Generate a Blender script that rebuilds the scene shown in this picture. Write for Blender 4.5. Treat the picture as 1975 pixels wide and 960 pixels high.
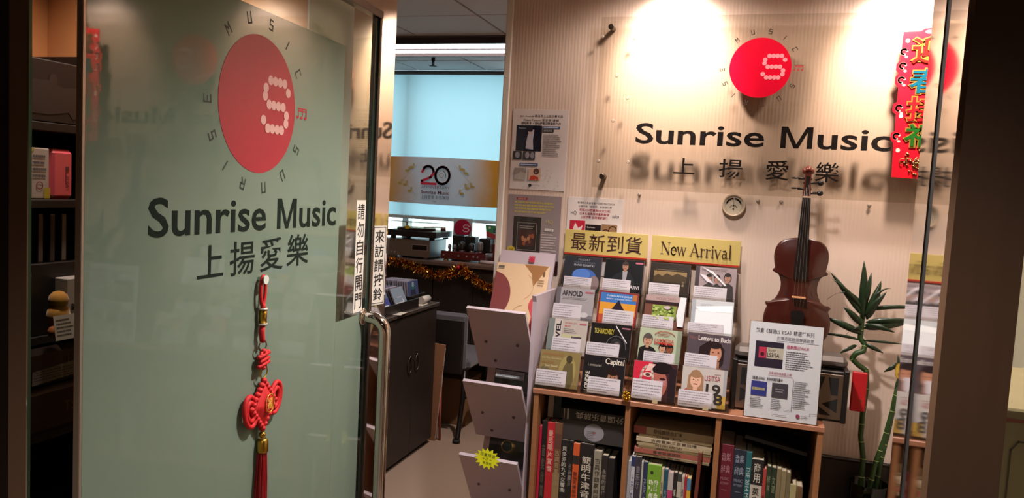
import bpy, math, random
from mathutils import Vector, Matrix, geometry
random.seed(7)
for o in list(bpy.data.objects): bpy.data.objects.remove(o, do_unlink=True)
SC = bpy.context.scene; COL = SC.collection; PI = math.pi; R = math.radians

# ------------------------------------------------------------------ camera
FPX, YAW, PITCH, ROLL, CAMH = 1465.06, R(17.587), R(4.457), R(3.104), 1.55
fw = Vector((-math.sin(YAW)*math.cos(PITCH), math.cos(YAW)*math.cos(PITCH), -math.sin(PITCH)))
rt = Vector((math.cos(YAW), math.sin(YAW), 0)); up = rt.cross(fw)
rt, up = math.cos(ROLL)*rt + math.sin(ROLL)*up, -math.sin(ROLL)*rt + math.cos(ROLL)*up
cd = bpy.data.cameras.new('camera'); cam = bpy.data.objects.new('camera', cd); COL.objects.link(cam)
M = Matrix((rt, up, -fw)).transposed().to_4x4(); M.translation = (0, 0, CAMH); cam.matrix_world = M
cd.sensor_fit = 'HORIZONTAL'; cd.sensor_width = 36; cd.lens = FPX/1975*36; cd.clip_start = .02; cd.clip_end = 60
SC.camera = cam

# ------------------------------------------------------------------ world, exposure
w = bpy.data.worlds.new('daylight'); SC.world = w; w.use_nodes = True
w.node_tree.nodes['Background'].inputs[0].default_value = (.70, .87, 1.0, 1)
w.node_tree.nodes['Background'].inputs[1].default_value = 3.3
SC.view_settings.view_transform = 'Standard'; SC.view_settings.look = 'None'
SC.view_settings.gamma = 1; SC.view_settings.use_curve_mapping = False; SC.view_settings.exposure = 0.72

SC.cycles.max_bounces = 6; SC.cycles.diffuse_bounces = 3; SC.cycles.glossy_bounces = 4; SC.cycles.transparent_max_bounces = 14; SC.cycles.caustics_reflective = False; SC.cycles.caustics_refractive = False

def spot(name, loc, aim, power, angle, blend, col=(1, .82, .715), size=.045):
    l = bpy.data.lights.new(name, 'SPOT'); l.energy = power; l.color = col; l.spot_size = R(angle); l.spot_blend = blend; l.shadow_soft_size = size
    o = bpy.data.objects.new(name, l); COL.objects.link(o); o.location = loc
    o.rotation_euler = (Vector(aim)-Vector(loc)).to_track_quat('-Z', 'Y').to_euler(); return o
WALLSPOTS = [((-.32, 2.52, 2.375), (-.32, 2.80, 2.04)), ((.42, 2.52, 2.375), (.42, 2.80, 2.04))]
for a, b in WALLSPOTS:
    spot('wall_spot', a, b, 75, 66, .75); spot('wall_spill', a, (a[0], a[1]+.1, 0), 15, 150, .6)
spot('corridor_fill', (.3, -1.1, 2.47), (.3, -1.1, 0), 260, 140, .9)  # added lamp without a fixture, brightens the corridor reflected in the steel
DOWNLIGHTS = [(-.25, 1.75, 2.375), (-1.55, 1.45, 2.375), (-1.0, 3.55, 2.375)]  # last one is added, hidden behind the logo wall to brighten the ledge
for d, e, c in zip(DOWNLIGHTS, (105, 26, 90), ((1, .90, .86), (1, .82, .70), (1, .84, .74))): spot('down_spot', d, (d[0], d[1], 0), e, 125, .8, c)

# ------------------------------------------------------------------ materials
def lin(c):
    c = c/255.; return c/12.92 if c <= .04045 else ((c+.055)/1.055)**2.4
def hexc(h):
    if isinstance(h, str): h = h.lstrip('#'); return tuple(lin(int(h[i:i+2], 16)) for i in (0, 2, 4))+(1,)
    return tuple(h)+(1,)
MATS = {}
def mat(name, col='#888888', rough=.5, metal=0., var=.0, scale=40., bump=0., bscale=200., coat=0., emit=0., spec=.5, stretch=None, trans=0., sheen=0.):
    if name in MATS: return MATS[name]
    m = bpy.data.materials.new(name); MATS[name] = m; m.use_nodes = True
    nt = m.node_tree; b = nt.nodes['Principled BSDF']; c = hexc(col)
    b.inputs['Base Color'].default_value = c; b.inputs['Roughness'].default_value = rough; b.inputs['Metallic'].default_value = metal
    b.inputs['Coat Weight'].default_value = coat; b.inputs['Coat Roughness'].default_value = .06; b.inputs['Specular IOR Level'].default_value = spec
    b.inputs['Transmission Weight'].default_value = trans; b.inputs['Sheen Weight'].default_value = sheen
    if emit: b.inputs['Emission Color'].default_value = c; b.inputs['Emission Strength'].default_value = emit
    if var or bump:
        tc = nt.nodes.new('ShaderNodeTexCoord'); mp = nt.nodes.new('ShaderNodeMapping'); nt.links.new(tc.outputs['Object'], mp.inputs[0])
        if stretch: mp.inputs['Scale'].default_value = stretch
    if var:
        n = nt.nodes.new('ShaderNodeTexNoise'); n.inputs['Scale'].default_value = scale; n.inputs['Detail'].default_value = 5; nt.links.new(mp.outputs[0], n.inputs['Vector'])
        x = nt.nodes.new('ShaderNodeMix'); x.data_type = 'RGBA'
        x.inputs[6].default_value = tuple(v*(1-var) for v in c[:3])+(1,); x.inputs[7].default_value = tuple(min(1, v*(1+var)) for v in c[:3])+(1,)
        nt.links.new(n.outputs['Fac'], x.inputs[0]); nt.links.new(x.outputs[2], b.inputs['Base Color'])
    if bump:
        n2 = nt.nodes.new('ShaderNodeTexNoise'); n2.inputs['Scale'].default_value = bscale; n2.inputs['Detail'].default_value = 3; nt.links.new(mp.outputs[0], n2.inputs['Vector'])
        bp = nt.nodes.new('ShaderNodeBump'); bp.inputs['Strength'].default_value = bump; bp.inputs['Distance'].default_value = .002
        nt.links.new(n2.outputs['Fac'], bp.inputs['Height']); nt.links.new(bp.outputs[0], b.inputs['Normal'])
    return m
def pm(h, gloss=False):
    return mat('print_'+h.lstrip('#')+('_gloss' if gloss else ''), h, .22 if gloss else .55, var=.04, scale=90, coat=.5 if gloss else 0)
def glassy(name, tint, f0=.04, rough=.0):
    m = bpy.data.materials.new(name); MATS[name] = m; m.use_nodes = True; nt = m.node_tree; nt.nodes.clear()
    out = nt.nodes.new('ShaderNodeOutputMaterial'); mx = nt.nodes.new('ShaderNodeMixShader'); t = nt.nodes.new('ShaderNodeBsdfTransparent'); g = nt.nodes.new('ShaderNodeBsdfGlossy')
    lw = nt.nodes.new('ShaderNodeLayerWeight'); lw.inputs[0].default_value = .5; pw = nt.nodes.new('ShaderNodeMath'); pw.operation = 'POWER'; pw.inputs[1].default_value = 5; fr = nt.nodes.new('ShaderNodeMath'); fr.operation = 'MULTIPLY_ADD'; fr.inputs[1].default_value = 1-f0; fr.inputs[2].default_value = f0
    nt.links.new(lw.outputs['Facing'], pw.inputs[0]); nt.links.new(pw.outputs[0], fr.inputs[0]); g.inputs['Roughness'].default_value = rough
    t.inputs[0].default_value = hexc(tint)
    nt.links.new(fr.outputs[0], mx.inputs[0]); nt.links.new(t.outputs[0], mx.inputs[1]); nt.links.new(g.outputs[0], mx.inputs[2]); nt.links.new(mx.outputs[0], out.inputs[0])
    return m
def translucent(name, dif, trn, fac, gloss=False):
    m = bpy.data.materials.new(name); MATS[name] = m; m.use_nodes = True; nt = m.node_tree; nt.nodes.clear()
    out = nt.nodes.new('ShaderNodeOutputMaterial'); mx = nt.nodes.new('ShaderNodeMixShader'); d = nt.nodes.new('ShaderNodeBsdfDiffuse'); t = nt.nodes.new('ShaderNodeBsdfTranslucent')
    n = nt.nodes.new('ShaderNodeTexNoise'); n.inputs['Scale'].default_value = 500
    x = nt.nodes.new('ShaderNodeMix'); x.data_type = 'RGBA'; c = hexc(dif); x.inputs[6].default_value = tuple(v*.95 for v in c[:3])+(1,); x.inputs[7].default_value = c
    nt.links.new(n.outputs['Fac'], x.inputs[0]); nt.links.new(x.outputs[2], d.inputs[0])
    t.inputs[0].default_value = hexc(trn); mx.inputs[0].default_value = fac
    nt.links.new(d.outputs[0], mx.inputs[1]); nt.links.new(t.outputs[0], mx.inputs[2]); 
    if gloss:
        lw = nt.nodes.new('ShaderNodeLayerWeight'); lw.inputs[0].default_value = .5; pw = nt.nodes.new('ShaderNodeMath'); pw.operation = 'POWER'; pw.inputs[1].default_value = 5; fr = nt.nodes.new('ShaderNodeMath'); fr.operation = 'MULTIPLY_ADD'; fr.inputs[1].default_value = .96; fr.inputs[2].default_value = .04
        g = nt.nodes.new('ShaderNodeBsdfGlossy'); g.inputs['Roughness'].default_value = .02; m2 = nt.nodes.new('ShaderNodeMixShader')
        nt.links.new(lw.outputs['Facing'], pw.inputs[0]); nt.links.new(pw.outputs[0], fr.inputs[0]); nt.links.new(fr.outputs[0], m2.inputs[0]); nt.links.new(mx.outputs[0], m2.inputs[1]); nt.links.new(g.outputs[0], m2.inputs[2]); mx = m2
    nt.links.new(mx.outputs[0], out.inputs[0]); return m

# ------------------------------------------------------------------ mesh builder
class MB:
    def __init__(s): s.v = []; s.f = []; s.m = []; s.sm = []; s.cur = 0
    def face(s, idx, smooth=False): s.f.append(tuple(idx)); s.m.append(s.cur); s.sm.append(smooth)
    def add(s, vs, fs, smooth=False, T=None):
        b = len(s.v); s.v += [tuple(T @ Vector(v)) if T else tuple(v) for v in vs]
        for f in fs: s.face([b+i for i in f], smooth)
        return s
    def box(s, x0, x1, y0, y1, z0, z1, ch=0., T=None):
        if not ch:
            return s.add([(x, y, z) for z in (z0, z1) for y in (y0, y1) for x in (x0, x1)], [(0, 2, 3, 1), (4, 5, 7, 6), (0, 1, 5, 4), (2, 6, 7, 3), (0, 4, 6, 2), (1, 3, 7, 5)], T=T)
        vs = []; ix = {}
        lo, hi = (x0, y0, z0), (x1, y1, z1)
        for cx in (0, 1):
            for cy in (0, 1):
                for cz in (0, 1):
                    c = (cx, cy, cz)
                    for ax in range(3):
                        p = []
                        for k in range(3):
                            e = hi[k] if c[k] else lo[k]
                            p.append(e if k == ax else e-(ch if c[k] else -ch))
                        ix[c, ax] = len(vs); vs.append(tuple(p))
        fs = []
        for ax in range(3):
            a, b2 = [k for k in range(3) if k != ax]
            for sd in (0, 1):
                q = []
                for (i, j) in ((0, 0), (1, 0), (1, 1), (0, 1)):
                    c = [0, 0, 0]; c[ax] = sd; c[a] = i; c[b2] = j; q.append(ix[tuple(c), ax])
                fs.append(q)
            for i in (0, 1):
                for j in (0, 1):
                    c = [0, 0, 0]; c[a] = i; c[b2] = j; c0 = list(c); c1 = list(c); c0[ax] = 0; c1[ax] = 1
                    fs.append([ix[tuple(c0), a], ix[tuple(c1), a], ix[tuple(c1), b2], ix[tuple(c0), b2]])
        for cx in (0, 1):
            for cy in (0, 1):
                for cz in (0, 1): fs.append([ix[(cx, cy, cz), k] for k in range(3)])
        return s.add(vs, fs, T=T)
    def tube(s, pts, r, n=8, cap=True, closed=False):
        pts = [Vector(p) for p in pts]; N = len(pts); rs = r if isinstance(r, (list, tuple)) else [r]*N
        b = len(s.v); prev = None
        for i, p in enumerate(pts):
            if closed: d = pts[(i+1) % N]-pts[i-1]
            else: d = pts[min(i+1, N-1)]-pts[max(i-1, 0)]
            d.normalize()
            if prev is None:
                a = Vector((0, 0, 1)) if abs(d.z) < .9 else Vector((1, 0, 0)); x = d.cross(a).normalized()
            else: x = (prev-d*prev.dot(d)).normalized()
            prev = x; y = d.cross(x)
            for k in range(n):
                t = 2*PI*k/n; s.v.append(tuple(p+(x*math.cos(t)+y*math.sin(t))*rs[i]))
        for i in range(N if closed else N-1):
            j = (i+1) % N
            for k in range(n): s.face([b+i*n+k, b+i*n+(k+1) % n, b+j*n+(k+1) % n, b+j*n+k], True)
        if cap and not closed: s.face([b+k for k in range(n)][::-1]); s.face([b+(N-1)*n+k for k in range(n)])
        return s
    def lathe(s, prof, n=20, T=None, smooth=True):  # profile (r, z) about z
        vs = [(r*math.cos(2*PI*k/n), r*math.sin(2*PI*k/n), z) for r, z in prof for k in range(n)]
        fs = [(i*n+k, i*n+(k+1) % n, (i+1)*n+(k+1) % n, (i+1)*n+k) for i in range(len(prof)-1) for k in range(n)]
        s.add(vs, fs, smooth, T); b = len(s.v)-len(vs); L = len(prof)-1
        if prof[0][0] > 1e-6: s.face([b+k for k in range(n)][::-1])
        if prof[L][0] > 1e-6: s.face([b+L*n+k for k in range(n)])
        return s
    def prism(s, pts, z0, z1, T=None):  # polygon in xy, any winding, extruded in z
        n = len(pts); tris = geometry.tessellate_polygon([[Vector((p[0], p[1], 0)) for p in pts]])
        vs = [(p[0], p[1], z0) for p in pts]+[(p[0], p[1], z1) for p in pts]
        fs = [tuple(t) for t in tris]+[tuple(i+n for i in t) for t in tris]+[(i, (i+1) % n, (i+1) % n+n, i+n) for i in range(n)]
        return s.add(vs, fs, T=T)
    def ball(s, c, r, n=10, sc=(1, 1, 1)):
        m_ = max(4, n//2); prof = [(max(1e-5, math.sin(PI*i/m_))*r, -math.cos(PI*i/m_)*r) for i in range(m_+1)]
        return s.lathe(prof, n, Matrix.Translation(c) @ Matrix.Diagonal((*sc, 1)))
    def mesh(s, name, mats):
        me = bpy.data.meshes.new(name); me.from_pydata(s.v, [], s.f)
        for m_ in mats: me.materials.append(m_)
        me.polygons.foreach_set('material_index', s.m); me.polygons.foreach_set('use_smooth', s.sm)
        import bmesh
        if not getattr(s, 'raw', False):
            bm = bmesh.new(); bm.from_mesh(me); bmesh.ops.recalc_face_normals(bm, faces=bm.faces); bm.to_mesh(me); bm.free()
        me.update(); return me

def obj(name, mb, mats, parent=None, loc=(0, 0, 0), rot=(0, 0, 0), label=None):
    me = mb if isinstance(mb, bpy.types.Mesh) else mb.mesh(name, mats if isinstance(mats, list) else [mats])
    o = bpy.data.objects.new(name, me); COL.objects.link(o); o.location = loc; o.rotation_euler = rot
    if parent: o.parent = parent
    if label: o['label'] = label
    return o
def tag(o, label, cat, group=None):
    o['label'] = label; o['category'] = cat
    if group: o['group'] = group
    return o
def thing(name, label, cat, loc=(0, 0, 0), rot=(0, 0, 0), group=None):
    o = bpy.data.objects.new(name, None); COL.objects.link(o); o.empty_display_size = .05; o.location = loc; o.rotation_euler = rot
    return tag(o, label, cat, group)
def struct(name, mb, mats, parent=None, label=None, loc=(0, 0, 0)):
    o = obj(name, mb, mats, parent, loc, label=label); o['kind'] = 'structure'; return o
def BX(*a, **k): return MB().box(*a, **k)
def copy_tree(o, parent=None):
    c = o.copy(); COL.objects.link(c); c.parent = parent
    for ch in list(o.children): copy_tree(ch, c)
    return c

# ------------------------------------------------------------------ text and print
_tc = {}
def glyphs(s, bold=0.):
    k = (s, bold)
    if k in _tc: return _tc[k]
    c = bpy.data.curves.new('lettering', 'FONT'); c.body = s; c.size = 1; c.resolution_u = 3; c.offset = bold; c.dimensions = '2D'; c.fill_mode = 'FRONT'
    o = bpy.data.objects.new('lettering', c); me = bpy.data.meshes.new_from_object(o)
    v = [tuple(p.co[:2]) for p in me.vertices]; f = [tuple(p.vertices) for p in me.polygons]
    bpy.data.objects.remove(o); bpy.data.curves.remove(c); bpy.data.meshes.remove(me)
    _tc[k] = (v, f); return v, f
def bbox(v):
    xs = [p[0] for p in v]; ys = [p[1] for p in v]; return min(xs), max(xs), min(ys), max(ys)
def fit(v, x0, y0, x1, y1):
    a, b, c, d = bbox(v); sx = (x1-x0)/max(1e-6, b-a); sy = (y1-y0)/max(1e-6, d-c)
    return [(x0+(p[0]-a)*sx, y0+(p[1]-c)*sy) for p in v]
class Print:
    """flat printed artwork in the local xy plane, layered a hair apart"""
    def __init__(s, z=0.): s.mb = MB(); s.mb.raw = True; s.z = z; s.cols = []; s.d = .00012
    def ci(s, c):
        if c not in s.cols: s.cols.append(c)
        s.mb.cur = s.cols.index(c); s.z += s.d
    def poly(s, pts, c):
        s.ci(c); t = geometry.tessellate_polygon([[Vector((p[0], p[1], 0)) for p in pts]]); out = []
        for a in t:
            A, B, C = (pts[i] for i in a)
            out.append(a if (B[0]-A[0])*(C[1]-A[1])-(B[1]-A[1])*(C[0]-A[0]) > 0 else a[::-1])
        s.mb.add([(p[0], p[1], s.z) for p in pts], out); return s
    def rect(s, x0, y0, x1, y1, c): s.ci(c); s.mb.add([(x0, y0, s.z), (x1, y0, s.z), (x1, y1, s.z), (x0, y1, s.z)], [(0, 1, 2, 3)]); return s
    def ell(s, cx, cy, rx, ry, c, n=20, a0=0, a1=360):
        pts = [(cx+rx*math.cos(R(a0+(a1-a0)*k/n)), cy+ry*math.sin(R(a0+(a1-a0)*k/n))) for k in range(n if a1-a0 == 360 else n+1)]; return s.poly(pts, c)
    def text(s, t, x0, y0, x1, y1, c, bold=0., rot=0):
        s.ci(c); v, f = glyphs(t, bold)
        if rot:
            ca, sa = round(math.cos(R(rot))), round(math.sin(R(rot))); v = [(ca*p[0]-sa*p[1], sa*p[0]+ca*p[1]) for p in v]
        v = fit(v, x0, y0, x1, y1); s.mb.add([(p[0], p[1], s.z) for p in v], f); return s
    def vtext(s, t, x0, y0, x1, y1, c, bold=0., gap=.12):  # a vertical column of characters
        h = (y1-y0)/len(t)
        for i, ch in enumerate(t):
            if ch != ' ': s.text(ch, x0, y1-(i+1)*h+h*gap/2, x1, y1-i*h-h*gap/2, c, bold)
        return s
    def lines(s, x0, y0, x1, y1, n, c, ragged=.35, fill=.38):
        s.ci(c); h = (y1-y0)/n
        for i in range(n):
            x = x0; xe = x1-random.random()*ragged*(x1-x0); yb = y1-(i+1)*h+h*(.5-fill/2)
            while x < xe:
                wd = (x1-x0)*random.uniform(.02, .09); e = min(xe, x+wd); s.mb.add([(x, yb, s.z), (e, yb, s.z), (e, yb+h*fill, s.z), (x, yb+h*fill, s.z)], [(0, 1, 2, 3)]); x = e+(x1-x0)*random.uniform(.008, .02)
        return s
    def stroke(s, pts, wd, c):
        s.ci(c)
        for a, b in zip(pts, pts[1:]):
            dx, dy = b[0]-a[0], b[1]-a[1]; L = math.hypot(dx, dy) or 1; ux, uy = dx/L*wd/2, dy/L*wd/2
            s.mb.add([(a[0]-ux+uy, a[1]-uy-ux, s.z), (b[0]+ux+uy, b[1]+uy-ux, s.z), (b[0]+ux-uy, b[1]+uy+ux, s.z), (a[0]-ux-uy, a[1]-uy+ux, s.z)], [(0, 1, 2, 3)])
        return s
    def arc(s, cx, cy, r, a0, a1, wd, c, ry=None, n=14):
        ry = ry or r; return s.stroke([(cx+r*math.cos(R(a0+(a1-a0)*k/n)), cy+ry*math.sin(R(a0+(a1-a0)*k/n))) for k in range(n+1)], wd, c)
    def build(s, name, parent, loc=(0, 0, 0), rot=(0, 0, 0), gloss=False, label=None):
        return obj(name, s.mb, [pm(c, gloss) for c in s.cols], parent, loc, rot, label)
def solid_text(t, x0, y0, x1, y1, z0, z1, bold=0.):
    """raised lettering: front and back faces plus the rim"""
    v, f = glyphs(t, bold)
    if t == 'M':   # drawn with even stems
        v = [(0, 0), (.17, 0), (.17, .74), (.425, 0), (.575, 0), (.83, .74), (.83, 0), (1, 0), (1, 1), (.79, 1), (.5, .20), (.21, 1), (0, 1)]; f = []
        for q in geometry.tessellate_polygon([[Vector((p[0], p[1], 0)) for p in v]]):
            A, B, C = (v[i] for i in q); f.append(tuple(q) if (B[0]-A[0])*(C[1]-A[1])-(B[1]-A[1])*(C[0]-A[0]) > 0 else tuple(q)[::-1])
    v = fit(v, x0, y0, x1, y1); mb = MB(); n = len(v)
    from collections import Counter
    # weld coincident points so that the rim can be found
    key = {}; rm = []
    for p in v: rm.append(key.setdefault((round(p[0], 6), round(p[1], 6)), len(key)))
    pts = list(key); n = len(pts); ff = [tuple(rm[i] for i in q) for q in f]; ff = [q for q in ff if len(set(q)) == len(q)]
    ec = Counter(); 
    for q in ff:
        for a, b in zip(q, q[1:]+q[:1]): ec[(a, b)] += 1
    rim = [(a, b) for (a, b) in ec if (b, a) not in ec]
    mb.add([(p[0], p[1], z1) for p in pts]+[(p[0], p[1], z0) for p in pts], ff+[tuple(i+n for i in q[::-1]) for q in ff]+[(b, a, a+n, b+n) for a, b in rim]); mb.raw = True
    return mb
def word_boxes(t, x0, y0, x1, y1, bold=0.):
    """per-character boxes of a word fitted to a rectangle"""
    V, _ = glyphs(t, bold); a, b, c, d = bbox(V); out = []
    for k, ch in enumerate(t):
        if ch == ' ': continue
        g = bbox(glyphs(ch, bold)[0]); off = bbox(glyphs(t[:k+1], bold)[0])[1]-g[1]
        sx = (x1-x0)/(b-a); sy = (y1-y0)/(d-c)
        out.append((ch, x0+(g[0]+off-a)*sx, y0+(g[2]-c)*sy, x0+(g[1]+off-a)*sx, y0+(g[3]-c)*sy))
    return out
FACE = (PI/2, 0, 0)          # local x -> world X, local y -> up, local z -> towards the door
SEG = {'S': [[(.6, 1), (0, 1), (0, .5), (.6, .5), (.6, 0), (0, 0)]], 'U': [[(0, 1), (0, 0), (.6, 0), (.6, 1)]], 'N': [[(0, 0), (0, 1), (.6, 1), (.6, 0)]],
       'R': [[(0, 0), (0, 1), (.6, 1), (.6, .5), (0, .5)], [(.3, .5), (.6, 0)]], 'I': [[(.3, 0), (.3, 1)]], 'E': [[(.6, 1), (0, 1), (0, 0), (.6, 0)], [(0, .5), (.5, .5)]],
       'M': [[(0, 0), (0, 1), (.3, .5), (.6, 1), (.6, 0)]], 'C': [[(.6, 1), (0, 1), (0, 0), (.6, 0)]]}
SDOTS = [(87, 125), (128, 125), (170, 125), (212, 125), (247, 85), (47, 85), (42, 47), (77, 10), (118, 10), (160, 10), (202, 10), (235, -28), (232, -67), (32, -67), (70, -103), (110, -103), (152, -103), (192, -103)]
RING = [('C', 30), ('I', 54), ('S', 78), ('U', 105), ('M', 131), ('E', 183), ('S', 206), ('I', 229), ('R', 252), ('N', 277.5), ('U', 304), ('S', 331)]
def logo(parent, cx, cy, r, z, thick, red, dot, ink, ring=True):
    """red sun with a dotted S, the ring of letters and the small notes"""
    d = MB().lathe([(r, 0), (r, thick)], 56, Matrix.Translation((cx, cy, z)), smooth=False); o = obj('red_disc', d, red, parent, label='red round sun emblem')
    k = r/318.; mb = MB()
    for i, (x, y) in enumerate(SDOTS): mb.lathe([(23*k, 0), (23*k, .0004+.00004*i)], 18, Matrix.Translation((cx+x*k, cy+y*k, z+thick)), smooth=False)
    obj('dotted_letter', mb, dot, o, label='letter S made of pale dots')
    if not ring: return o
    h = 46*k
    for ch, a in RING:
        p = Print(); A = R(a-90)
        for st in SEG[ch]:
            q = [((x-.3)*h, (y-.5)*h) for x, y in st]
            q = [(cx+390*k*math.cos(R(a))+x*math.cos(A)-y*math.sin(A), cy+390*k*math.sin(R(a))+x*math.sin(A)+y*math.cos(A)) for x, y in q]
            p.stroke(q, 8*k, ink)
        p.build('ring_letter', parent, (0, 0, z+.0002))
    p = Print(); nx, ny = cx+390*k, cy
    for b in (24, 12): p.stroke([(nx-35*k, ny+b*k), (nx+42*k, ny+b*k)], 7*k, '#b0202c')
    for sx in (-35, 4, 42): p.stroke([(nx+sx*k, ny+24*k), (nx+sx*k, ny-22*k)], 5*k, '#b0202c'); p.ell(nx+(sx-8)*k, ny-22*k, 11*k, 8*k, '#b0202c', 10)
    p.build('music_notes', parent, (0, 0, z+.0002), label='small red music notes')
    return o
# ================================================================== the setting
m_carpet = mat('carpet', '#8a7464', .95, var=.18, scale=260, bump=.6, bscale=900, sheen=.2)
m_tile = mat('ceiling_tile', '#cfcdd0', .9, var=.05, scale=30, bump=.25, bscale=500)
m_tbar = mat('ceiling_bar', '#4b4a4e', .6, var=.04)
m_cream = mat('cream_paint', '#d8ccb8', .75, var=.04, scale=12)
m_orange = mat('peach_paint', '#c98a56', .8, var=.05, scale=10)
m_white = mat('white_trim', '#d9d4cc', .45, var=.03)
m_dark = mat('dark_cladding', '#1c1614', .5, var=.12, scale=20)
m_steel = mat('polished_steel', '#d8d2cc', .045, 1., var=.02, scale=8)
m_brush = mat('brushed_steel', '#857b72', .26, 1., var=.12, scale=60, stretch=(1, 1, .03))
m_groove = mat('groove_rubber', '#1b1816', .7, var=.05)
m_glass = glassy('clear_glass', '#eef5f0')
m_acrylic = glassy('clear_acrylic', '#f4f2ee')
m_black = mat('black_acrylic', '#171312', .25, var=.05)
m_chrome = mat('chrome', '#cfc8c0', .08, 1., var=.02)
# ribbed wallpaper
m_paper = mat('ribbed_wallpaper', '#cbb6a7', .62, var=.03, scale=6); nt = m_paper.node_tree
tc = nt.nodes.new('ShaderNodeTexCoord'); wv = nt.nodes.new('ShaderNodeTexWave'); wv.wave_type = 'BANDS'; wv.bands_direction = 'X'; wv.inputs['Scale'].default_value = 26; wv.inputs['Distortion'].default_value = .15
nt.links.new(tc.outputs['Object'], wv.inputs['Vector']); bp = nt.nodes.new('ShaderNodeBump'); bp.inputs['Strength'].default_value = .35; bp.inputs['Distance'].default_value = .0012
nt.links.new(wv.outputs['Fac'], bp.inputs['Height']); nt.links.new(bp.outputs[0], nt.nodes['Principled BSDF'].inputs['Normal'])

struct('floor', BX(-3.7, 1.4, .9, 5.35, -.05, 0), m_carpet)
struct('floor_corridor', BX(-3.7, 2.2, -2.4, .9, -.05, -.001), mat('corridor_floor', '#4a4038', .5, var=.1))
struct('wall_corridor', BX(-3.7, 2.2, -2.5, -2.4, 0, 2.5), mat('corridor_wall', '#7a6350', .8, var=.05))
struct('wall_corridor_left', BX(-2.3, -2.2, -2.5, .92, 0, 2.5), mat('corridor_wall'))
struct('wall_corridor_right', BX(2.2, 2.3, -2.5, .95, 0, 2.5), mat('corridor_wall'))
struct('ceiling_corridor', BX(-3.8, 2.3, -2.5, .92, 2.5, 2.55), mat('corridor_wall'))
# ceiling of square-edged panels hung in dark bars
ce = struct('ceiling', BX(-3.7, 1.4, .92, 5.35, 2.402, 2.45), m_tbar)
XS = [-3.53+.54*k for k in range(10)]; YS = [1.05, 2.30, 3.55, 4.80, 5.30]
for i in range(len(XS)-1):
    for j in range(len(YS)-1):
        o = obj('ceiling_tile', BX(XS[i]+.006, XS[i+1]-.006, YS[j]+.006, YS[j+1]-.006, 2.392, 2.4035, .002), m_tile, ce)
# logo wall and the rest of the shell
struct('wall_logo', BX(-.935, 1.4, 2.80, 2.92, 0, 2.402), m_paper)
struct('trim_1', BX(-.957, -.931, 2.792, 2.925, 0, 2.392, .003), m_white, label='white corner trim on the end of the ribbed wall')
struct('baseboard_logo', BX(-.93, 1.3, 2.785, 2.80, 0, .09, .003), m_dark)
struct('wall_right', BX(.78, .9, .95, 2.80, 0, 2.402), m_cream)
struct('wall_back_right', BX(1.3, 1.4, 2.9, 5.35, 0, 2.402), m_cream)
struct('wall_far_left', BX(-3.7, -3.55, 2.2, 5.35, 0, 2.402), m_cream)
struct('wall_left', BX(-2.14, -2.04, .945, 1.76, 0, 2.402), m_orange)
wp = struct('wall_partition', BX(-3.7, -1.152, 1.76, 2.182, 0, 2.402), m_orange)
obj('end_plate', MB().prism([(-1.150, 1.99), (-1.110, 2.184), (-1.133, 2.184), (-1.155, 1.99)], 0, 2.392), m_steel, wp, label='polished steel plate on the partition end')
obj('end_board', BX(-1.152, -1.147, 1.76, 1.989, 0, 2.402), m_white, wp, label='white end board of the partition')
struct('wall_window', BX(-3.7, -3.45, 5.25, 5.35, 0, 2.402).box(-1.60, 1.4, 5.25, 5.35, 0, 2.402).box(-3.45, -1.60, 5.25, 5.35, 0, 1.0), m_cream)
win = struct('window_1', BX(-3.45, -3.40, 5.25, 5.32, 1.0, 2.402).box(-1.65, -1.60, 5.25, 5.32, 1.0, 2.402).box(-3.45, -1.6, 5.25, 5.32, 1.0, 1.05).box(-2.55, -2.50, 5.25, 5.32, 1.05, 2.402), mat('window_metal', '#b9bcbf', .4, .6, var=.03), label='metal window frame behind the roller blind')
for a, b in ((-3.40, -2.55), (-2.50, -1.65)): obj('pane', BX(a, b, 5.285, 5.291, 1.05, 2.402), m_glass, win)
# entrance: dark cladding on the left, steel jambs, sidelight on the right
struct('wall_entry_left', BX(-3.7, -1.137, .92, .946, 0, 2.5), m_dark)
struct('wall_entry_header', BX(-3.7, 2.2, .93, 1.0, 2.12, 2.5), m_dark)
struct('trim_2', BX(-1.1365, -1.096, .912, .920, 0, 2.12, .0012), m_steel, label='narrow polished steel jamb at the hinge side')
jr = struct('trim_3', BX(.198, .266, .904, 1.09, 0, 2.12), m_brush, label='brushed steel jamb of the doorway beside the side window')
obj('jamb_face', BX(.194, .199, 1.016, 1.091, 0, 2.12, .0008), m_steel, jr, label='polished inner face of the jamb, deeper half')
obj('jamb_face', MB().prism([(.1930, .9035), (.1946, .992), (.199, .992), (.199, .9035)], 0, 2.12), m_steel, jr, label='polished inner face of the jamb, nearer half')
obj('jamb_groove', BX(.1955, .199, .9915, 1.0165, 0, 2.12), m_groove, jr, label='dark groove down the jamb')
struct('wall_entry_right', BX(.78, 2.2, .91, 1.0, 0, 2.12), m_cream)
w2 = struct('window_2', BX(.266, .78, .93, .99, 0, .06).box(.266, .78, .93, .99, 2.06, 2.12).box(.74, .78, .93, .99, .06, 2.06), m_brush, label='steel frame of the glass sidelight')
obj('pane', BX(.266, .74, .955, .963, .06, 2.06), m_glass, w2)

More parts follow.
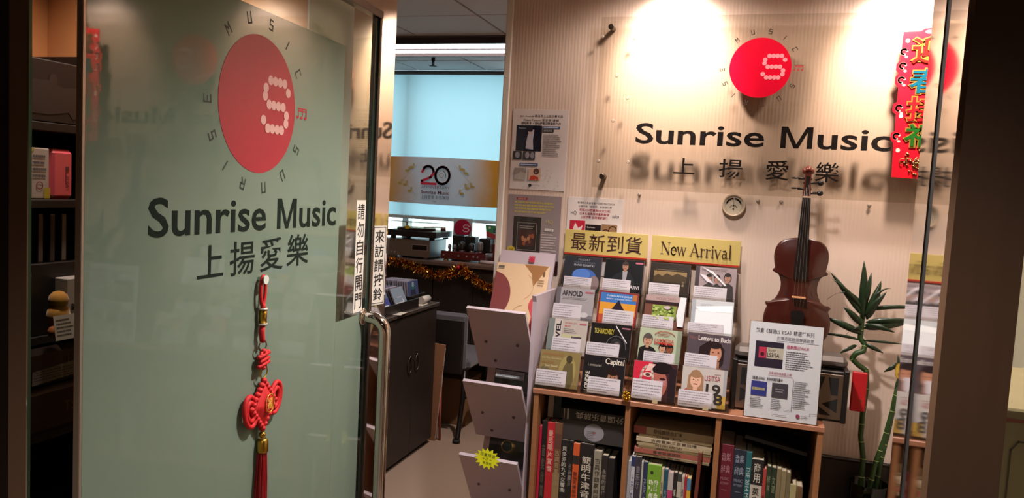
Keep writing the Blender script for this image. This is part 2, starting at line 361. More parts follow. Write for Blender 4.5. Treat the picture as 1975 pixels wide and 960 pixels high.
# recessed lamps in the ceiling
def downlight(x, y, label):
    t = thing('downlight', label, 'ceiling lamp', (x, y, 2.392), group='recessed ceiling lamps')
    obj('trim_ring', MB().lathe([(.036, -.001), (.052, -.006), (.055, 0), (.036, .0005)], 24), m_white, t)
    obj('lamp_glass', MB().lathe([(.036, -.001), (.034, .0005), (.0001, .0006)], 24), mat('lamp_glow', '#ffd9a8', .4, emit=6.), t)
for i, (a, b) in enumerate(WALLSPOTS): downlight(a[0], a[1]-.06, 'recessed ceiling lamp washing the %s of the ribbed wall' % ('left part', 'right part')[i])
for i, d in enumerate(DOWNLIGHTS): downlight(d[0], d[1]-.09, ('recessed ceiling lamp just inside the doorway', 'recessed ceiling lamp before the peach wall', 'added unseen ceiling lamp behind the ribbed wall, brightening the window ledge')[i])  # the last fixture belongs to the added, unseen lamp

# ================================================================== the glass door
DS = 1.12; DA = R(-4); DP = Vector((-1.008, .9285, 0)); DD = Vector((math.sin(DA), math.cos(DA), 0)); DN = Vector((math.cos(DA), -math.sin(DA), 0))
DM = Matrix((DD, Vector((0, 0, 1)), DN)).transposed().to_4x4(); DM.translation = DP
def on_door(o): o.matrix_world = DM; return o
door = bpy.data.objects.new('door_1', None); COL.objects.link(door); door['kind'] = 'structure'; door['label'] = 'frosted glass door standing open, lettered with the shop sign'; on_door(door)
DW, DH = 1.098, 2.045
m_film = translucent('frosted_film', '#95a997', '#95ab95', .45, True)
obj('glass_pane', BX(0, DW-.012, .012, DH-.02, -.005, .0046), m_glass, door)
obj('frosted_film', BX(.004, .879, .014, 1.905, .0047, .0051), m_film, door, label='frosted privacy film')
obj('frosted_film', BX(.8795, 1.050, .014, 1.165, .0047, .0051), m_film, door, label='lower strip of frosted film by the handle')
obj('top_rail', BX(0, DW, DH-.022, DH, -.014, .014, .002), m_brush, door)
obj('edge_stile', BX(DW-.014, DW, .01, DH-.022, -.014, .012, .002), m_brush, door, label='steel strip down the free edge')
obj('glass_edge', BX(DW-.034, DW-.0145, .012, DH-.023, -.0052, .0053), mat('green_glass_edge', '#22332c', .15, var=.05), door, label='dark green glass edge')
obj('bottom_rail', BX(0, DW, .008, .03, -.014, .014, .002), m_brush, door)
obj('hinge_edge', BX(-.0035, .0035, .03, DH-.022, -.006, .006, .001), mat('hinge_trim', '#a39a8c', .35, .6, var=.04), door)
# D-shaped pull handle: a steel tube returned to the glass at both ends
hp = [(1.052, 1.155, .006), (1.052, 1.155, .03)]+[(1.052, 1.155-.045*(1-math.cos(R(a))), .03+.048*math.sin(R(a))) for a in (20, 40, 60, 80, 90)]
hp = hp+[(1.052, y, .078) for y in (1.0, .8, .6, .45)]+[(1.052, .26+.045*(1-math.cos(R(a))), .03+.048*math.sin(R(a))) for a in (80, 60, 40, 20)]+[(1.052, .26, .006)]
hd = obj('pull_handle', MB().tube(hp, .0185, 16), m_chrome, door, label='polished steel tube handle')
for y in (1.155, .26): obj('handle_rose', MB().lathe([(.026, .005), (.026, .010), (.020, .013)], 20, Matrix.Translation((1.052, y, 0))), m_chrome, hd)
# vinyl sign on the door
INK = '#17221b'
m_vred = mat('red_vinyl', '#a32a36', .45, var=.05); m_vdot = mat('frost_dot', '#d1a39a', .6, var=.04)
logo(door, .484, 1.7035, .147, .0052, .0006, m_vred, m_vdot, '#2c3a30')
for ch, x0, y0, x1, y1 in word_boxes('Sunrise Music', .147, 1.430, .858, 1.502, .012): obj('letter', solid_text(ch, x0, y0, x1, y1, .0052, .0058, .012), mat('dark_green_vinyl', INK, .8, var=.05, spec=.12), door)
for ch, x0, y0, x1, y1 in (('上', .284, 1.343, .368, 1.408), ('揚', .390, 1.338, .480, 1.410), ('愛', .503, 1.337, .598, 1.412), ('樂', .615, 1.338, .717, 1.415)):
    obj('letter', solid_text(ch, x0, y0, x1, y1, .0052, .0058, .006), mat('dark_green_vinyl'), door)
# two bilingual stickers
def sticker(name, label, text, x0, y0, x1, y1, z, frame):
    t = thing(name, label, 'sign'); on_door(t); p = Print(z+.0004)
    obj('paper', BX(x0, x1, y0, y1, z, z+.0004), mat('sticker_white', '#d4d2c8', .45, var=.03), t)
    if frame:
        a, b = .004, .005
        p.stroke([(x0+a, y0+a), (x1-a, y0+a), (x1-a, y1-a), (x0+a, y1-a), (x0+a, y0+a)], .0022, '#262220')
    mx = .009 if frame else .007
    p.vtext(text, x0+mx, y0+mx, x1-mx, y1-mx, '#1d1a19', .01); p.build('lettering', t); return t
sticker('door_notice', 'tall white notice on the glass door with six black characters', '請勿自行開門', .984, 1.174, 1.043, 1.497, .0056, False)
# the matching sign sits on the steel plate of the partition behind the door edge
t = thing('bell_notice', 'white framed bell notice on the steel plate beside the door edge', 'sign', (-1.1266, 2.10, 0), (PI/2, 0, PI/2-.2035))
obj('paper', BX(0.012, .078, 1.165, 1.415, 0, .0006), mat('sticker_white'), t); p = Print(.0007)
p.stroke([(.017, 1.170), (.073, 1.170), (.073, 1.410), (.017, 1.410), (.017, 1.170)], .0024, '#262220'); p.vtext('來訪請按鈴', .023, 1.176, .067, 1.404, '#1d1a19', .01); p.build('lettering', t)

# ------------------------------------------------------------------ red knot hanging on the door
m_red = mat('red_cord', '#c4161c', .6, var=.12, scale=300, bump=.4, bscale=900); m_gold = mat('gold_metal', '#b8923c', .28, 1., var=.1)
kt = thing('chinese_knot', 'red knotted cord charm with tassel hanging on the frosted glass door', 'ornament'); kt.matrix_world = DM @ Matrix.Translation((.507, 0, .017))
def loop(cx, cy, rx, ry, r, n=22, tilt=0., z=0.):
    return MB().tube([(cx+rx*math.cos(2*PI*k/n)*math.cos(tilt)-ry*math.sin(2*PI*k/n)*math.sin(tilt), cy+rx*math.cos(2*PI*k/n)*math.sin(tilt)+ry*math.sin(2*PI*k/n)*math.cos(tilt), z) for k in range(n)], r, 8, closed=True)
obj('hanging_loop', loop(-.008, 1.298, .009, .032, .0040), m_red, kt)
obj('hook', MB().lathe([(.006, -.014), (.006, .004), (.010, .005), (.010, .008)], 14, Matrix.Translation((-.008, 1.322, 0))), mat('clear_hook', '#c9d0c6', .2, var=.02), kt, label='small clear hook')
obj('cord', MB().tube([(-.008, 1.268, 0), (-.006, 1.262, 0), (-.005, 1.256, 0)], .006, 8), m_red, kt); obj('cord', MB().tube([(-.005, 1.223, 0), (-.010, 1.205, .001), (-.006, 1.19, 0), (-.004, 1.181, 0)], .0062, 8), m_red, kt)
obj('bead', MB().tube([(-.005, 1.222, 0), (-.005, 1.257, 0)], .0085, 12), m_gold, kt, label='gilt bead')
for y in (1.222, 1.256): obj('bead_ring', MB().tube([(-.005, y-.002, 0), (-.005, y+.002, 0)], .0105, 12), mat('pale_bead', '#c9c2b4', .3, .3, var=.04), kt)
obj('ring', loop(-.003, 1.172, .015, .012, .0014, 20), mat('bronze_ring', '#5d4a32', .3, 1., var=.05), kt)
obj('ring', loop(.004, 1.111, .015, .014, .0014, 20), m_gold, kt)
# small panchang knot: a lattice of cord with loops
mb = MB()
for dx in (-.009, 0, .009):
    mb.tube([(dx, 1.122, 0), (dx+.002, 1.16, 0)], .0042, 6)
for dy in (1.130, 1.140, 1.151): mb.tube([(-.017, dy-.003, .003), (.020, dy+.003, .003)], .0042, 6)
for x, y in ((-.016, 1.127), (.018, 1.133), (-.016, 1.148), (.018, 1.155), (0, 1.160), (0, 1.122)): mb.ball((x, y, .001), .006, 8)
obj('small_knot', mb, m_red, kt)
# cushion medallion with a scalloped rim
mb = MB(); C0 = (.006, 1.036)
dia = []
for s in range(4):
    a, b = [(0, .054), (.046, 0), (0, -.054), (-.046, 0)][s], [(.046, 0), (0, -.054), (-.046, 0), (0, .054)][s]
    for k in range(6): dia.append((a[0]+(b[0]-a[0])*k/6, a[1]+(b[1]-a[1])*k/6))
mb.prism([(C0[0]+x, C0[1]+y) for x, y in dia], -.004, .004)
n = len(dia); vs = [(C0[0]+x*.86, C0[1]+y*.86, .004) for x, y in dia]+[(C0[0]+x*.5, C0[1]+y*.5, .012) for x, y in dia]+[(C0[0], C0[1], .0145)]
mb.add(vs, [(i, (i+1) % n, (i+1) % n+n, i+n) for i in range(n)]+[(i+n, (i+1) % n+n, 2*n) for i in range(n)], True)
med = obj('medallion', mb, m_red, kt)
mb = MB()
for x, y in dia: mb.ball((C0[0]+x*1.02, C0[1]+y*1.02, 0), .0075, 8)
obj('scalloped_edge', mb, m_red, med)
for sgn in (-1, 1):
    for k, rr in enumerate((1., .62)): obj('ear_loop', loop(C0[0]+sgn*.050, C0[1]-.004*(1 if sgn < 0 else -1), .022*rr, .036*rr, .0055, 22, tilt=-sgn*.25, z=0), m_red, kt)
obj('medallion_emblem', loop(C0[0]+.004, C0[1]+.004, .0165, .021, .0013, 24, z=.0150), mat('gold_thread', '#d2a03c', .4, .6, var=.05), med, label='gold ring around a gold character')
p = Print(.0152); p.text('福', C0[0]-.006, C0[1]-.009, C0[0]+.014, C0[1]+.017, '#d2a03c', .02); p.build('gold_character', med)
obj('tassel_cord', MB().tube([(.006, .985, 0), (.007, .966, 0)], .004, 8).ball((.006, .966, 0), .008, 10), m_gold, kt)
obj('tassel_cap', MB().tube([(.008, .925, 0), (.008, .929, 0), (.008, .952, 0), (.008, .957, 0)], [.0125, .0135, .0125, .009], 16), m_gold, kt, label='gold tassel cap')
mb = MB()
for i in range(70):
    a = random.random()*2*PI; r0 = .0115*math.sqrt(random.random()); r1 = r0*1.75; L = random.uniform(.20, .235)
    mb.tube([(.008+r0*math.cos(a), .927, r0*math.sin(a)*.8), (.007+r1*.8*math.cos(a), .86, r1*.6*math.sin(a)), (.006+r1*math.cos(a), .927-L, r1*.7*math.sin(a))], [.0016, .0016, .0010], 4, cap=False)
obj('tassel', mb, mat('tassel_silk', '#8d1217', .5, var=.2, scale=300), kt)['kind'] = 'stuff'
# ================================================================== the wall sign
SY = 2.757
sg = thing('wall_sign', 'clear acrylic wall sign with black lettering and a red sun emblem', 'sign', (0, SY, 0), FACE)   # local x = X, y = Z, z = -Y
obj('acrylic_panel', BX(-.580, .545, 1.576, 2.188, -.003, .003, .0008), m_acrylic, sg)
for x, y in ((-.543, 2.152), (-.543, 1.616), (.508, 2.152), (.508, 1.616)):
    obj('standoff', MB().lathe([(.0085, -.0425), (.0085, .004), (.0105, .004), (.0105, .010), (.008, .0115)], 18, Matrix.Translation((x, y, 0))), mat('dull_bolt', '#6a5f54', .3, 1., var=.06), sg)
m_dred = mat('red_acrylic', '#d0082c', .25, var=.03, coat=.3)
logo(sg, -.0225, 2.0085, .1008, .0032, .003, m_dred, mat('pale_dot', '#e8909a', .4, var=.03), '#3a2a22')
for ch, x0, y0, x1, y1 in word_boxes('Sunrise Music', -.430, 1.739, .403, 1.813, .016): obj('letter', solid_text(ch, x0, y0, x1, y1, .0032, .0085, .016), m_black, sg)
for ch, x0, y0, x1, y1 in (('上', -.289, 1.638, -.216, 1.694), ('揚', -.133, 1.632, -.054, 1.696), ('愛', .022, 1.631, .097, 1.698), ('樂', .180, 1.631, .255, 1.698)):
    obj('letter', solid_text(ch, x0, y0, x1, y1, .0032, .0075, .008), m_black, sg)
for x, y in ((-.573, 2.118), (-.459, 2.112), (-.513, 1.979), (-.469, 1.9), (-.516, 1.818), (-.560, 1.671), (-.452, 1.672)):
    obj('clear_stud', MB().lathe([(.005, .0031), (.0065, .0045), (.0045, .008)], 8, Matrix.Translation((x, y, 0))), mat('stud_plastic', '#cdbfb0', .15, var=.05, trans=.5), sg)
for x, y, dk in ((-.40, 1.557, 0), (.005, 1.557, 0), (.08, 1.559, 0), (.353, 1.562, 0)):
    s_ = tag(obj('wall_plug', MB().lathe([(.004, 0), (.004, .006), (.007, .007), (.003, .010)], 7, Matrix.Translation((x*1.022, y, 0))), mat('stud_plastic'), None, (0, 2.80, 0), FACE), 'tiny plug in the ribbed wall below the sign, '+{-.40: 'left of the thermometer', .005: 'just right of the thermometer', .08: 'left of the violin pegs', .353: 'right of the violin'}[x], 'wall plug', 'tiny plugs below the wall sign')
# thermometer
th = thing('thermometer', 'small round dial thermometer on the wall below the wall sign', 'thermometer', (-.0755, 2.80, 1.537), FACE)
obj('case', MB().lathe([(.036, 0), (.0405, .004), (.0405, .015), (.0375, .019), (.034, .0185), (.033, .0135), (.0001, .0135)], 32), mat('ivory_plastic', '#b5a28c', .35, var=.05), th)
p = Print(.0138); p.ell(0, 0, .0325, .0325, '#b9ad98', 28)
for a in range(-40, 221, 10): p.stroke([(.030*math.cos(R(a)), .030*math.sin(R(a))), (.0265*math.cos(R(a)), .0265*math.sin(R(a)))], .0009, '#4a3d36')
p.arc(0, 0, .0245, 95, 165, .004, '#8d6a66'); p.arc(0, 0, .0245, 15, 80, .004, '#7d7068'); p.arc(0, -.012, .0125, 20, 160, .0016, '#40352e'); p.build('dial', th)
obj('needle', MB().prism([(-.0012, -.003), (.0012, -.003), (.0002, .017), (-.0002, .017)], .0152, .0158).lathe([(.0024, .015), (.0024, .0172)], 12), mat('needle_black', '#15100e', .4, var=.03), th)
obj('humidity_needle', MB().lathe([(.0022, .015), (.0022, .0168)], 12, Matrix.Translation((0, -.012, 0))).prism([(.0005, -.012), (-.0005, -.012), (.005, -.004)], .0152, .0157), mat('needle_black'), th)

# ------------------------------------------------------------------ posters in sleeves
def sheet(name, label, x0, x1, z0, z1, y, tilt=0., th_=.0016, col='#cfc6c4', cat='poster'):
    t = thing(name, label, cat, ((x0+x1)/2, y, z0), (PI/2-tilt, 0, 0)); w_, h_ = (x1-x0), (z1-z0)
    obj('sleeve', BX(-w_/2, w_/2, 0, h_, -th_, 0, .0004), pm(col, True), t); return t, w_, h_
t, W_, H_ = sheet('concert_poster', 'grey printed poster with a singer in white on a dark photo, upper of two', -.911, -.692, 1.554, 1.858, 2.797)
p = Print(.0002); X = lambda u: (u-.5)*W_; Yv = lambda v: (1-v)*H_
p.text('Jazz Awards 最佳爵士女歌手雙天后', X(.13), Yv(.105), X(.90), Yv(.065), '#3d3a44'); p.text('Diana Panton 黛安娜·潘頓', X(.20), Yv(.15), X(.83), Yv(.115), '#3d3a44'); p.text('發燒樂手 + 發燒錄音團隊最新力作', X(.16), Yv(.19), X(.87), Yv(.155), '#2b2833', .01)
p.rect(X(.08), Yv(.52), X(.54), Yv(.20), '#171a2c'); p.text('Panton', X(.12), Yv(.245), X(.25), Yv(.225), '#9aa0b8'); p.poly([(X(.26), Yv(.49)), (X(.40), Yv(.50)), (X(.385), Yv(.38)), (X(.40), Yv(.25)), (X(.375), Yv(.25)), (X(.35), Yv(.30)), (X(.29), Yv(.31)), (X(.27), Yv(.40))], '#b9b6c4'); p.ell(X(.325), Yv(.275), .008, .011, '#c0aea4', 12); p.ell(X(.325), Yv(.258), .009, .007, '#2a2228', 10)
p.rect(X(.55), Yv(.235), X(.86), Yv(.205), '#45608a'); p.lines(X(.57), Yv(.232), X(.84), Yv(.208), 1, '#c4cad6', .05, .5); p.rect(X(.55), Yv(.28), X(.75), Yv(.245), '#20222c'); p.text('(藍色月亮)', X(.57), Yv(.275), X(.73), Yv(.25), '#d4d4d8')
p.lines(X(.57), Yv(.58), X(.90), Yv(.30), 11, '#5a5560', .3); p.rect(X(.04), Yv(.63), X(.20), Yv(.525), '#22242e'); p.rect(X(.22), Yv(.63), X(.44), Yv(.525), '#30323e'); p.ell(X(.12), Yv(.57), .010, .012, '#8d8a94', 12); p.ell(X(.30), Yv(.57), .009, .013, '#98929a', 12); p.ell(X(.39), Yv(.57), .008, .013, '#8d8790', 12)
p.rect(X(.17), Yv(.705), X(.50), Yv(.67), '#33507e'); p.lines(X(.19), Yv(.70), X(.48), Yv(.675), 1, '#c9d0dc', .05, .5); p.rect(X(.08), Yv(.88), X(.29), Yv(.735), '#8d7f7a'); p.poly([(X(.08), Yv(.83)), (X(.2), Yv(.78)), (X(.29), Yv(.80)), (X(.29), Yv(.88)), (X(.08), Yv(.88))], '#a89f98')
p.rect(X(.34), Yv(.88), X(.56), Yv(.735), '#c9a894'); p.ell(X(.48), Yv(.77), .012, .012, '#5a3d34', 12); p.poly([(X(.36), Yv(.88)), (X(.38), Yv(.83)), (X(.44), Yv(.82)), (X(.52), Yv(.84)), (X(.53), Yv(.88))], '#b9442f'); p.ell(X(.38), Yv(.945), .0065, .0065, '#2c2a34', 14); p.lines(X(.42), Yv(.955), X(.56), Yv(.935), 2, '#55505a', .1)
for k in range(26): u, v = random.uniform(.05, .95), random.uniform(.72, .98); p.ell(X(u), Yv(v), .0025, .0025, '#b3b0bd', 6)
p.build('artwork', t, gloss=True)
t, W_, H_ = sheet('record_poster', 'mauve printed poster with a framed album cover, lower of two by the wall corner', -.911, -.700, 1.236, 1.533, 2.797, col='#8a7b7c')
p = Print(.0002); p.rect(X(.15), Yv(.065), X(.36), Yv(.035), '#8d2a2c'); p.text('最新出版', X(.18), Yv(.06), X(.33), Yv(.04), '#c9a8a0'); p.lines(X(.12), Yv(.24), X(.90), Yv(.075), 4, '#a89a52', .25, .55)
p.rect(X(.12), Yv(.79), X(.64), Yv(.28), '#2a211f'); p.stroke([(X(.20), Yv(.71)), (X(.56), Yv(.71)), (X(.56), Yv(.36)), (X(.20), Yv(.36)), (X(.20), Yv(.71))], .0014, '#8d8478'); p.rect(X(.23), Yv(.66), X(.53), Yv(.45), '#3d2320')
for k in range(9): p.ell(X(random.uniform(.26, .5)), Yv(random.uniform(.5, .63)), .006, .008, random.choice(['#8a4a30', '#6e3626', '#a06a48']), 9)
p.lines(X(.24), Yv(.44), X(.52), Yv(.39), 2, '#8d8478', .1); p.text('HQ', X(.73), Yv(.36), X(.86), Yv(.30), '#b3a56a', .0); p.rect(X(.72), Yv(.45), X(.88), Yv(.415), '#d6d2cc'); p.text('日本版', X(.735), Yv(.445), X(.865), Yv(.42), '#5a4a48'); p.lines(X(.66), Yv(.78), X(.95), Yv(.48), 9, '#c2b4b0', .35)
p.rect(X(.48), Yv(.775), X(.62), Yv(.735), '#8d2440'); p.poly([(X(.10)+.017*math.cos(R(60*k+30)), Yv(.72)+.017*math.sin(R(60*k+30))) for k in range(6)], '#b9a032'); p.text('TAS', X(.055), Yv(.735), X(.145), Yv(.705), '#5a4a18', .02)
p.lines(X(.12), Yv(.91), X(.32), Yv(.84), 2, '#3d3238', .1, .5); p.rect(X(.40), Yv(1), X(.68), Yv(.83), '#2a2a52'); p.rect(X(.45), Yv(1), X(.62), Yv(.87), '#b9b3ae'); p.rect(X(.73), Yv(1), X(1), Yv(.83), '#2c1618'); p.ell(X(.865), Yv(.93), .018, .016, '#6a2a26', 14); p.build('artwork', t, gloss=True)
t, W_, H_ = sheet('disc_poster', 'white printed poster partly hidden behind the yellow arrivals sign', -.676, -.466, 1.246, 1.536, 2.797, col='#d2c8c4')
p = Print(.0002); p.text('香港新古典重發第一回網 MELODICA', X(.18), Yv(.085), X(.85), Yv(.055), '#4a3f40'); p.text('以極完美「錄音版」全面發行傳', X(.20), Yv(.13), X(.80), Yv(.10), '#4a3f40'); p.text('初版CD購買有HQCD版', X(.22), Yv(.18), X(.78), Yv(.145), '#a32a48', .015); p.text('日本名廠高規格重新製發', X(.23), Yv(.225), X(.76), Yv(.19), '#a32a48', .01); p.text('上版機率 全球首家發行', X(.25), Yv(.27), X(.74), Yv(.235), '#a32a48', .01)
p.text('HQ', X(.07), Yv(.235), X(.17), Yv(.18), '#3d3436'); p.text('aulos', X(.82), Yv(.24), X(.94), Yv(.20), '#3d3436'); p.rect(X(.06), Yv(.62), X(.34), Yv(.30), '#b01e38'); p.poly([(X(.13), Yv(.40)), (X(.16), Yv(.33)), (X(.22), Yv(.40)), (X(.30), Yv(.36)), (X(.24), Yv(.52)), (X(.15), Yv(.55))], '#d6c0bc'); p.rect(X(.35), Yv(.62), X(.63), Yv(.345), '#1e1618'); p.text('Beethoven', X(.38), Yv(.39), X(.52), Yv(.37), '#c9c0bc'); p.rect(X(.64), Yv(.62), X(.92), Yv(.33), '#8a6a4c'); p.arc(X(.72), Yv(.44), .012, 0, 360, .003, '#3d261c'); p.arc(X(.84), Yv(.40), .014, 0, 270, .003, '#3d261c'); p.build('artwork', t, gloss=True)

# ------------------------------------------------------------------ red paper-cut banner on the sign
bn = thing('new_year_banner', 'red paper-cut new year banner with embossed characters at the right of the sign', 'banner', (.490, SY-.0085, 1.655), FACE)
def scallop(s): return [(s*x, y) for x, y in ((.0, 0), (.078, .003), (.080, .10), (.082, .115), (.091, .125), (.090, .145), (.080, .152), (.081, .205), (.092, .215), (.092, .238), (.081, .245), (.081, .29), (.093, .305), (.093, .325), (.084, .335), (.093, .347), (.093, .365), (.083, .378), (.081, .468), (.030, .470), (.020, .478), (0, .480))]
out = scallop(-1)+scallop(1)[::-1]; out = [q for i, q in enumerate(out) if q != out[i-1]]
obj('paper', MB().prism(out, 0, .0012), mat('red_foil_card', '#d0061f', .35, var=.06, coat=.3), bn)
def cut(f):
    p = Print(.0014); f(p); p.build('cutout', bn)
for s in (-1, 1):
    for y in (.44, .20, .09): cut(lambda p: p.ell(s*.066, y, .0065, .0065, '#e6b9a0', 14))
    for y in (.405, .36, .315, .225, .135):
        cut(lambda p: p.arc(s*.074, y, .0085, 20, 280, .006, '#e6b9a0')); cut(lambda p: p.ell(s*.066, y-.016, .005, .004, '#e0a894', 8))
cut(lambda p: p.ell(0, .468, .018, .006, '#e6b9a0', 14))
GOLDS = mat('gold_emboss', '#b98a3c', .35, .7, var=.15, scale=200)
for ch, y0, y1, fill in (('迎', .365, .455, '#6a1c14'), ('春', .272, .352, '#0e5a70'), ('接', .183, .262, '#b01a24'), ('福', .102, .176, '#1e6420')):
    c_ = obj('raised_character', solid_text(ch, -.056, y0-.003, .056, y1+.003, .0014, .0040, .055), GOLDS, bn)
    obj('character_fill', solid_text(ch, -.051, y0+.001, .051, y1-.001, .0040, .0052, .012), mat('glitter_'+fill[1:], fill, .3, .4, var=.3, scale=500), c_)
mb = MB()
for k in range(60):
    a, r_ = random.uniform(0, 2*PI), random.random(); mb.ball((.052*r_*math.cos(a), .052+.044*r_*math.sin(a), .0025), random.uniform(.002, .005), 6)
for k in range(5): mb.tube([(-.05+.02*k+.009*math.cos(R(t_)), .055+.012*math.sin(3*k)+.009*math.sin(R(t_)), .005) for t_ in range(0, 300, 30)], .0014, 5)
obj('dragon_relief', mb, mat('relief_foil', '#8a6a3c', .35, .6, var=.5, scale=140), bn, label='gilt and green embossed dragon')

# ================================================================== bookcase
m_beech = mat('beech_veneer', '#92633f', .45, var=.16, scale=12, stretch=(1, 1, 12), coat=.15)
m_beech_h = mat('beech_top', '#9c6a50', .40, var=.16, scale=12, stretch=(1, 10, 10), coat=.25)
bc = thing('bookcase', 'low beech bookcase with three open bays against the ribbed wall', 'bookcase', (-.215, 2.62, 0))
def bpart(name, a, m_=m_beech): obj(name, BX(a[0]+.215, a[1]+.215, a[2]-2.62, a[3]-2.62, a[4], a[5], .0012), m_, bc)
bpart('top_board', (-.675, .249, 2.45, 2.785, .866, .882), m_beech_h)
for a in ((-.672, -.655), (-.358, -.341), (-.070, -.053), (.230, .247)): bpart('upright', (a[0], a[1], 2.455, 2.778, .0, .866))
for a in ((-.655, -.358), (-.341, -.070), (-.053, .230)):
    bpart('shelf_board', (a[0], a[1], 2.46, 2.775, .43, .446)); bpart('shelf_board', (a[0], a[1], 2.46, 2.775, .05, .066)); bpart('plinth', (a[0], a[1], 2.47, 2.485, 0, .05))
bpart('back_panel', (-.66, .235, 2.775, 2.783, .05, .866), mat('back_board', '#3a2417', .7, var=.1))
# ------------------------------------------------------------------ books
SHZ = .4466
def book(x0, x1, top, col, label, text=None, tcol='#c9c0b0', y=2.485, depth=.17, bands=(), z0=SHZ, lean=0., tx=(.25, .85), latin=False, cat='book', pages='#b9ac94'):
    w_ = x1-x0; t = thing('book', label, cat, ((x0+x1)/2, y, z0), (0, lean, 0), 'books on the bookcase'); h = top-z0; c = .0018
    obj('cover', BX(-w_/2, w_/2, 0, .006, 0, h, .0006).box(-w_/2, -w_/2+c, .006, depth, 0, h).box(w_/2-c, w_/2, .006, depth, 0, h), pm(col), t)
    obj('pages', BX(-w_/2+c, w_/2-c, .006, depth-.004, .003, h-.003), pm(pages), t)
    if text or bands:
        p = Print(.0003)
        for f0, f1, bc_ in bands: p.rect(-w_/2, h*f0, w_/2, h*f1, bc_)
        if text:
            m_ = w_*.18
            if latin: p.text(text, -w_/2+m_, h*(1-tx[1]), w_/2-m_, h*(1-tx[0]), tcol, .01, rot=-90)
            else: p.vtext(text, -w_/2+m_, h*(1-tx[1]), w_/2-m_, h*(1-tx[0]), tcol, .01)
        p.build('spine_print', t, (0, 0, 0), FACE)
    return t
def lying(x0, x1, z0, z1, col, label, text=None, tcol='#4a4038', y=2.50, depth=.16, rz=0., flip=False, tb=(.2, .8), cat='book', bands=()):
    w_ = x1-x0; h = z1-z0; t = thing('book', label, cat, ((x0+x1)/2, y, z0), (0, 0, rz), 'books on the bookcase'); c = .0016
    obj('cover', BX(-w_/2, w_/2, 0, .005, 0, h, .0005).box(-w_/2, w_/2, .005, depth, 0, c).box(-w_/2, w_/2, .005, depth, h-c, h), pm(col), t)
    obj('pages', BX(-w_/2+.003, w_/2-.003, .005, depth-.003, c, h-c), pm('#a89a80'), t)
    if text or bands:
        p = Print(.0003)
        for f0, f1, bc_ in bands: p.rect(-w_/2+w_*f0, 0, -w_/2+w_*f1, h, bc_)
        if text: p.text(text, -w_/2+w_*tb[0], h*.18, -w_/2+w_*tb[1], h*.82, tcol, .01, rot=180 if flip else 0)
        p.build('spine_print', t, (0, 0, 0), FACE)
    return t
Bx = lambda px, a=1045, xa=-.6457, k=.3117/185.: xa+(px-a)*k      # spine positions along the front of the bays
# left bay
book(-.6525, -.644, .745, '#b01238', 'thin crimson upright book at the far left of the left bay')
book(-.6435, -.625, .765, '#171412', 'black upright book between the two red ones in the left bay', '音樂欣賞', '#5a5248')
book(-.6245, -.598, .762, '#b3202a', 'wide red upright book with pale characters in the left bay', '曼昆唱片賞者', '#e0b0a0', tx=(.08, .55))
book(-.5975, -.573, .764, '#6e4a34', 'brown upright book with worn paper jacket in the left bay', '古典音樂指南', '#a08a68', bands=((0, .45, '#8a7350'), (.72, .88, '#5e3a30')), tx=(.3, .7))
book(-.5725, -.548, .708, '#1b1a18', 'black upright book with a column of white characters in the left bay', '貝多芬的九大交響曲', '#c0bdb0', tx=(.08, .7))
book(-.5475, -.530, .708, '#141313', 'plain black narrow book left of the orange one', '名曲一百', '#777370', tx=(.3, .6))
book(-.5295, -.508, .702, '#c9562a', 'bright orange upright book with a small picture band', '發燒天書話你知', '#4a2418', bands=((.72, .84, '#2a2420'),), tx=(.38, .8))
book(-.5065, -.458, .706, '#1a1514', 'thick black upright history book with large white characters', '簡明牛津音乐史', '#c9c2b4', tx=(.16, .95))
book(-.4575, -.431, .688, '#8d8878', 'grey upright book with a dark column of characters beside the thick black one', '古典作曲家排行榜', '#3a342e', tx=(.10, .80))
book(-.4305, -.409, .676, '#26201e', 'dark brown upright book at the right end of the left bay', '永恆的旋律', '#8a8478', tx=(.2, .6))
book(-.4085, -.386, .670, '#191616', 'black unmarked book in the right corner of the left bay')
lying(-.578, -.362, .708, .778, '#33302e', 'thick charcoal box lying on the upright books, with a round white label', y=2.50, cat='boxed book')
o = bpy.data.objects['book.011'] if 'book.011' in bpy.data.objects else None
p = Print(.0004); p.ell(.004, .035, .0345, .0300, '#8c8a90', 30); p.ell(.004, .035, .006, .005, '#8a5a54', 12); p.lines(-.020, .012, .012, .040, 5, '#5a565a', .3); p.build('round_label', o, (0, 0, 0), FACE, label='round white paper label')
lying(-.585, -.362, .7785, .815, '#1a1715', 'black dictionary lying upside down on the charcoal box', '外国音乐辞典', '#b8b4a8', y=2.50, flip=True, tb=(.24, .97), bands=((.05, .065, '#a09888'), (.10, .13, '#a09888')))
book(-.6385, -.619, .858, '#a8a090', 'pale paper booklet standing on the upright books in the left bay', y=2.53, depth=.15, z0=.7665)
book(-.618, -.592, .852, '#1c2420', 'dark green folder standing on the upright books in the left bay', y=2.53, depth=.15, z0=.7655)
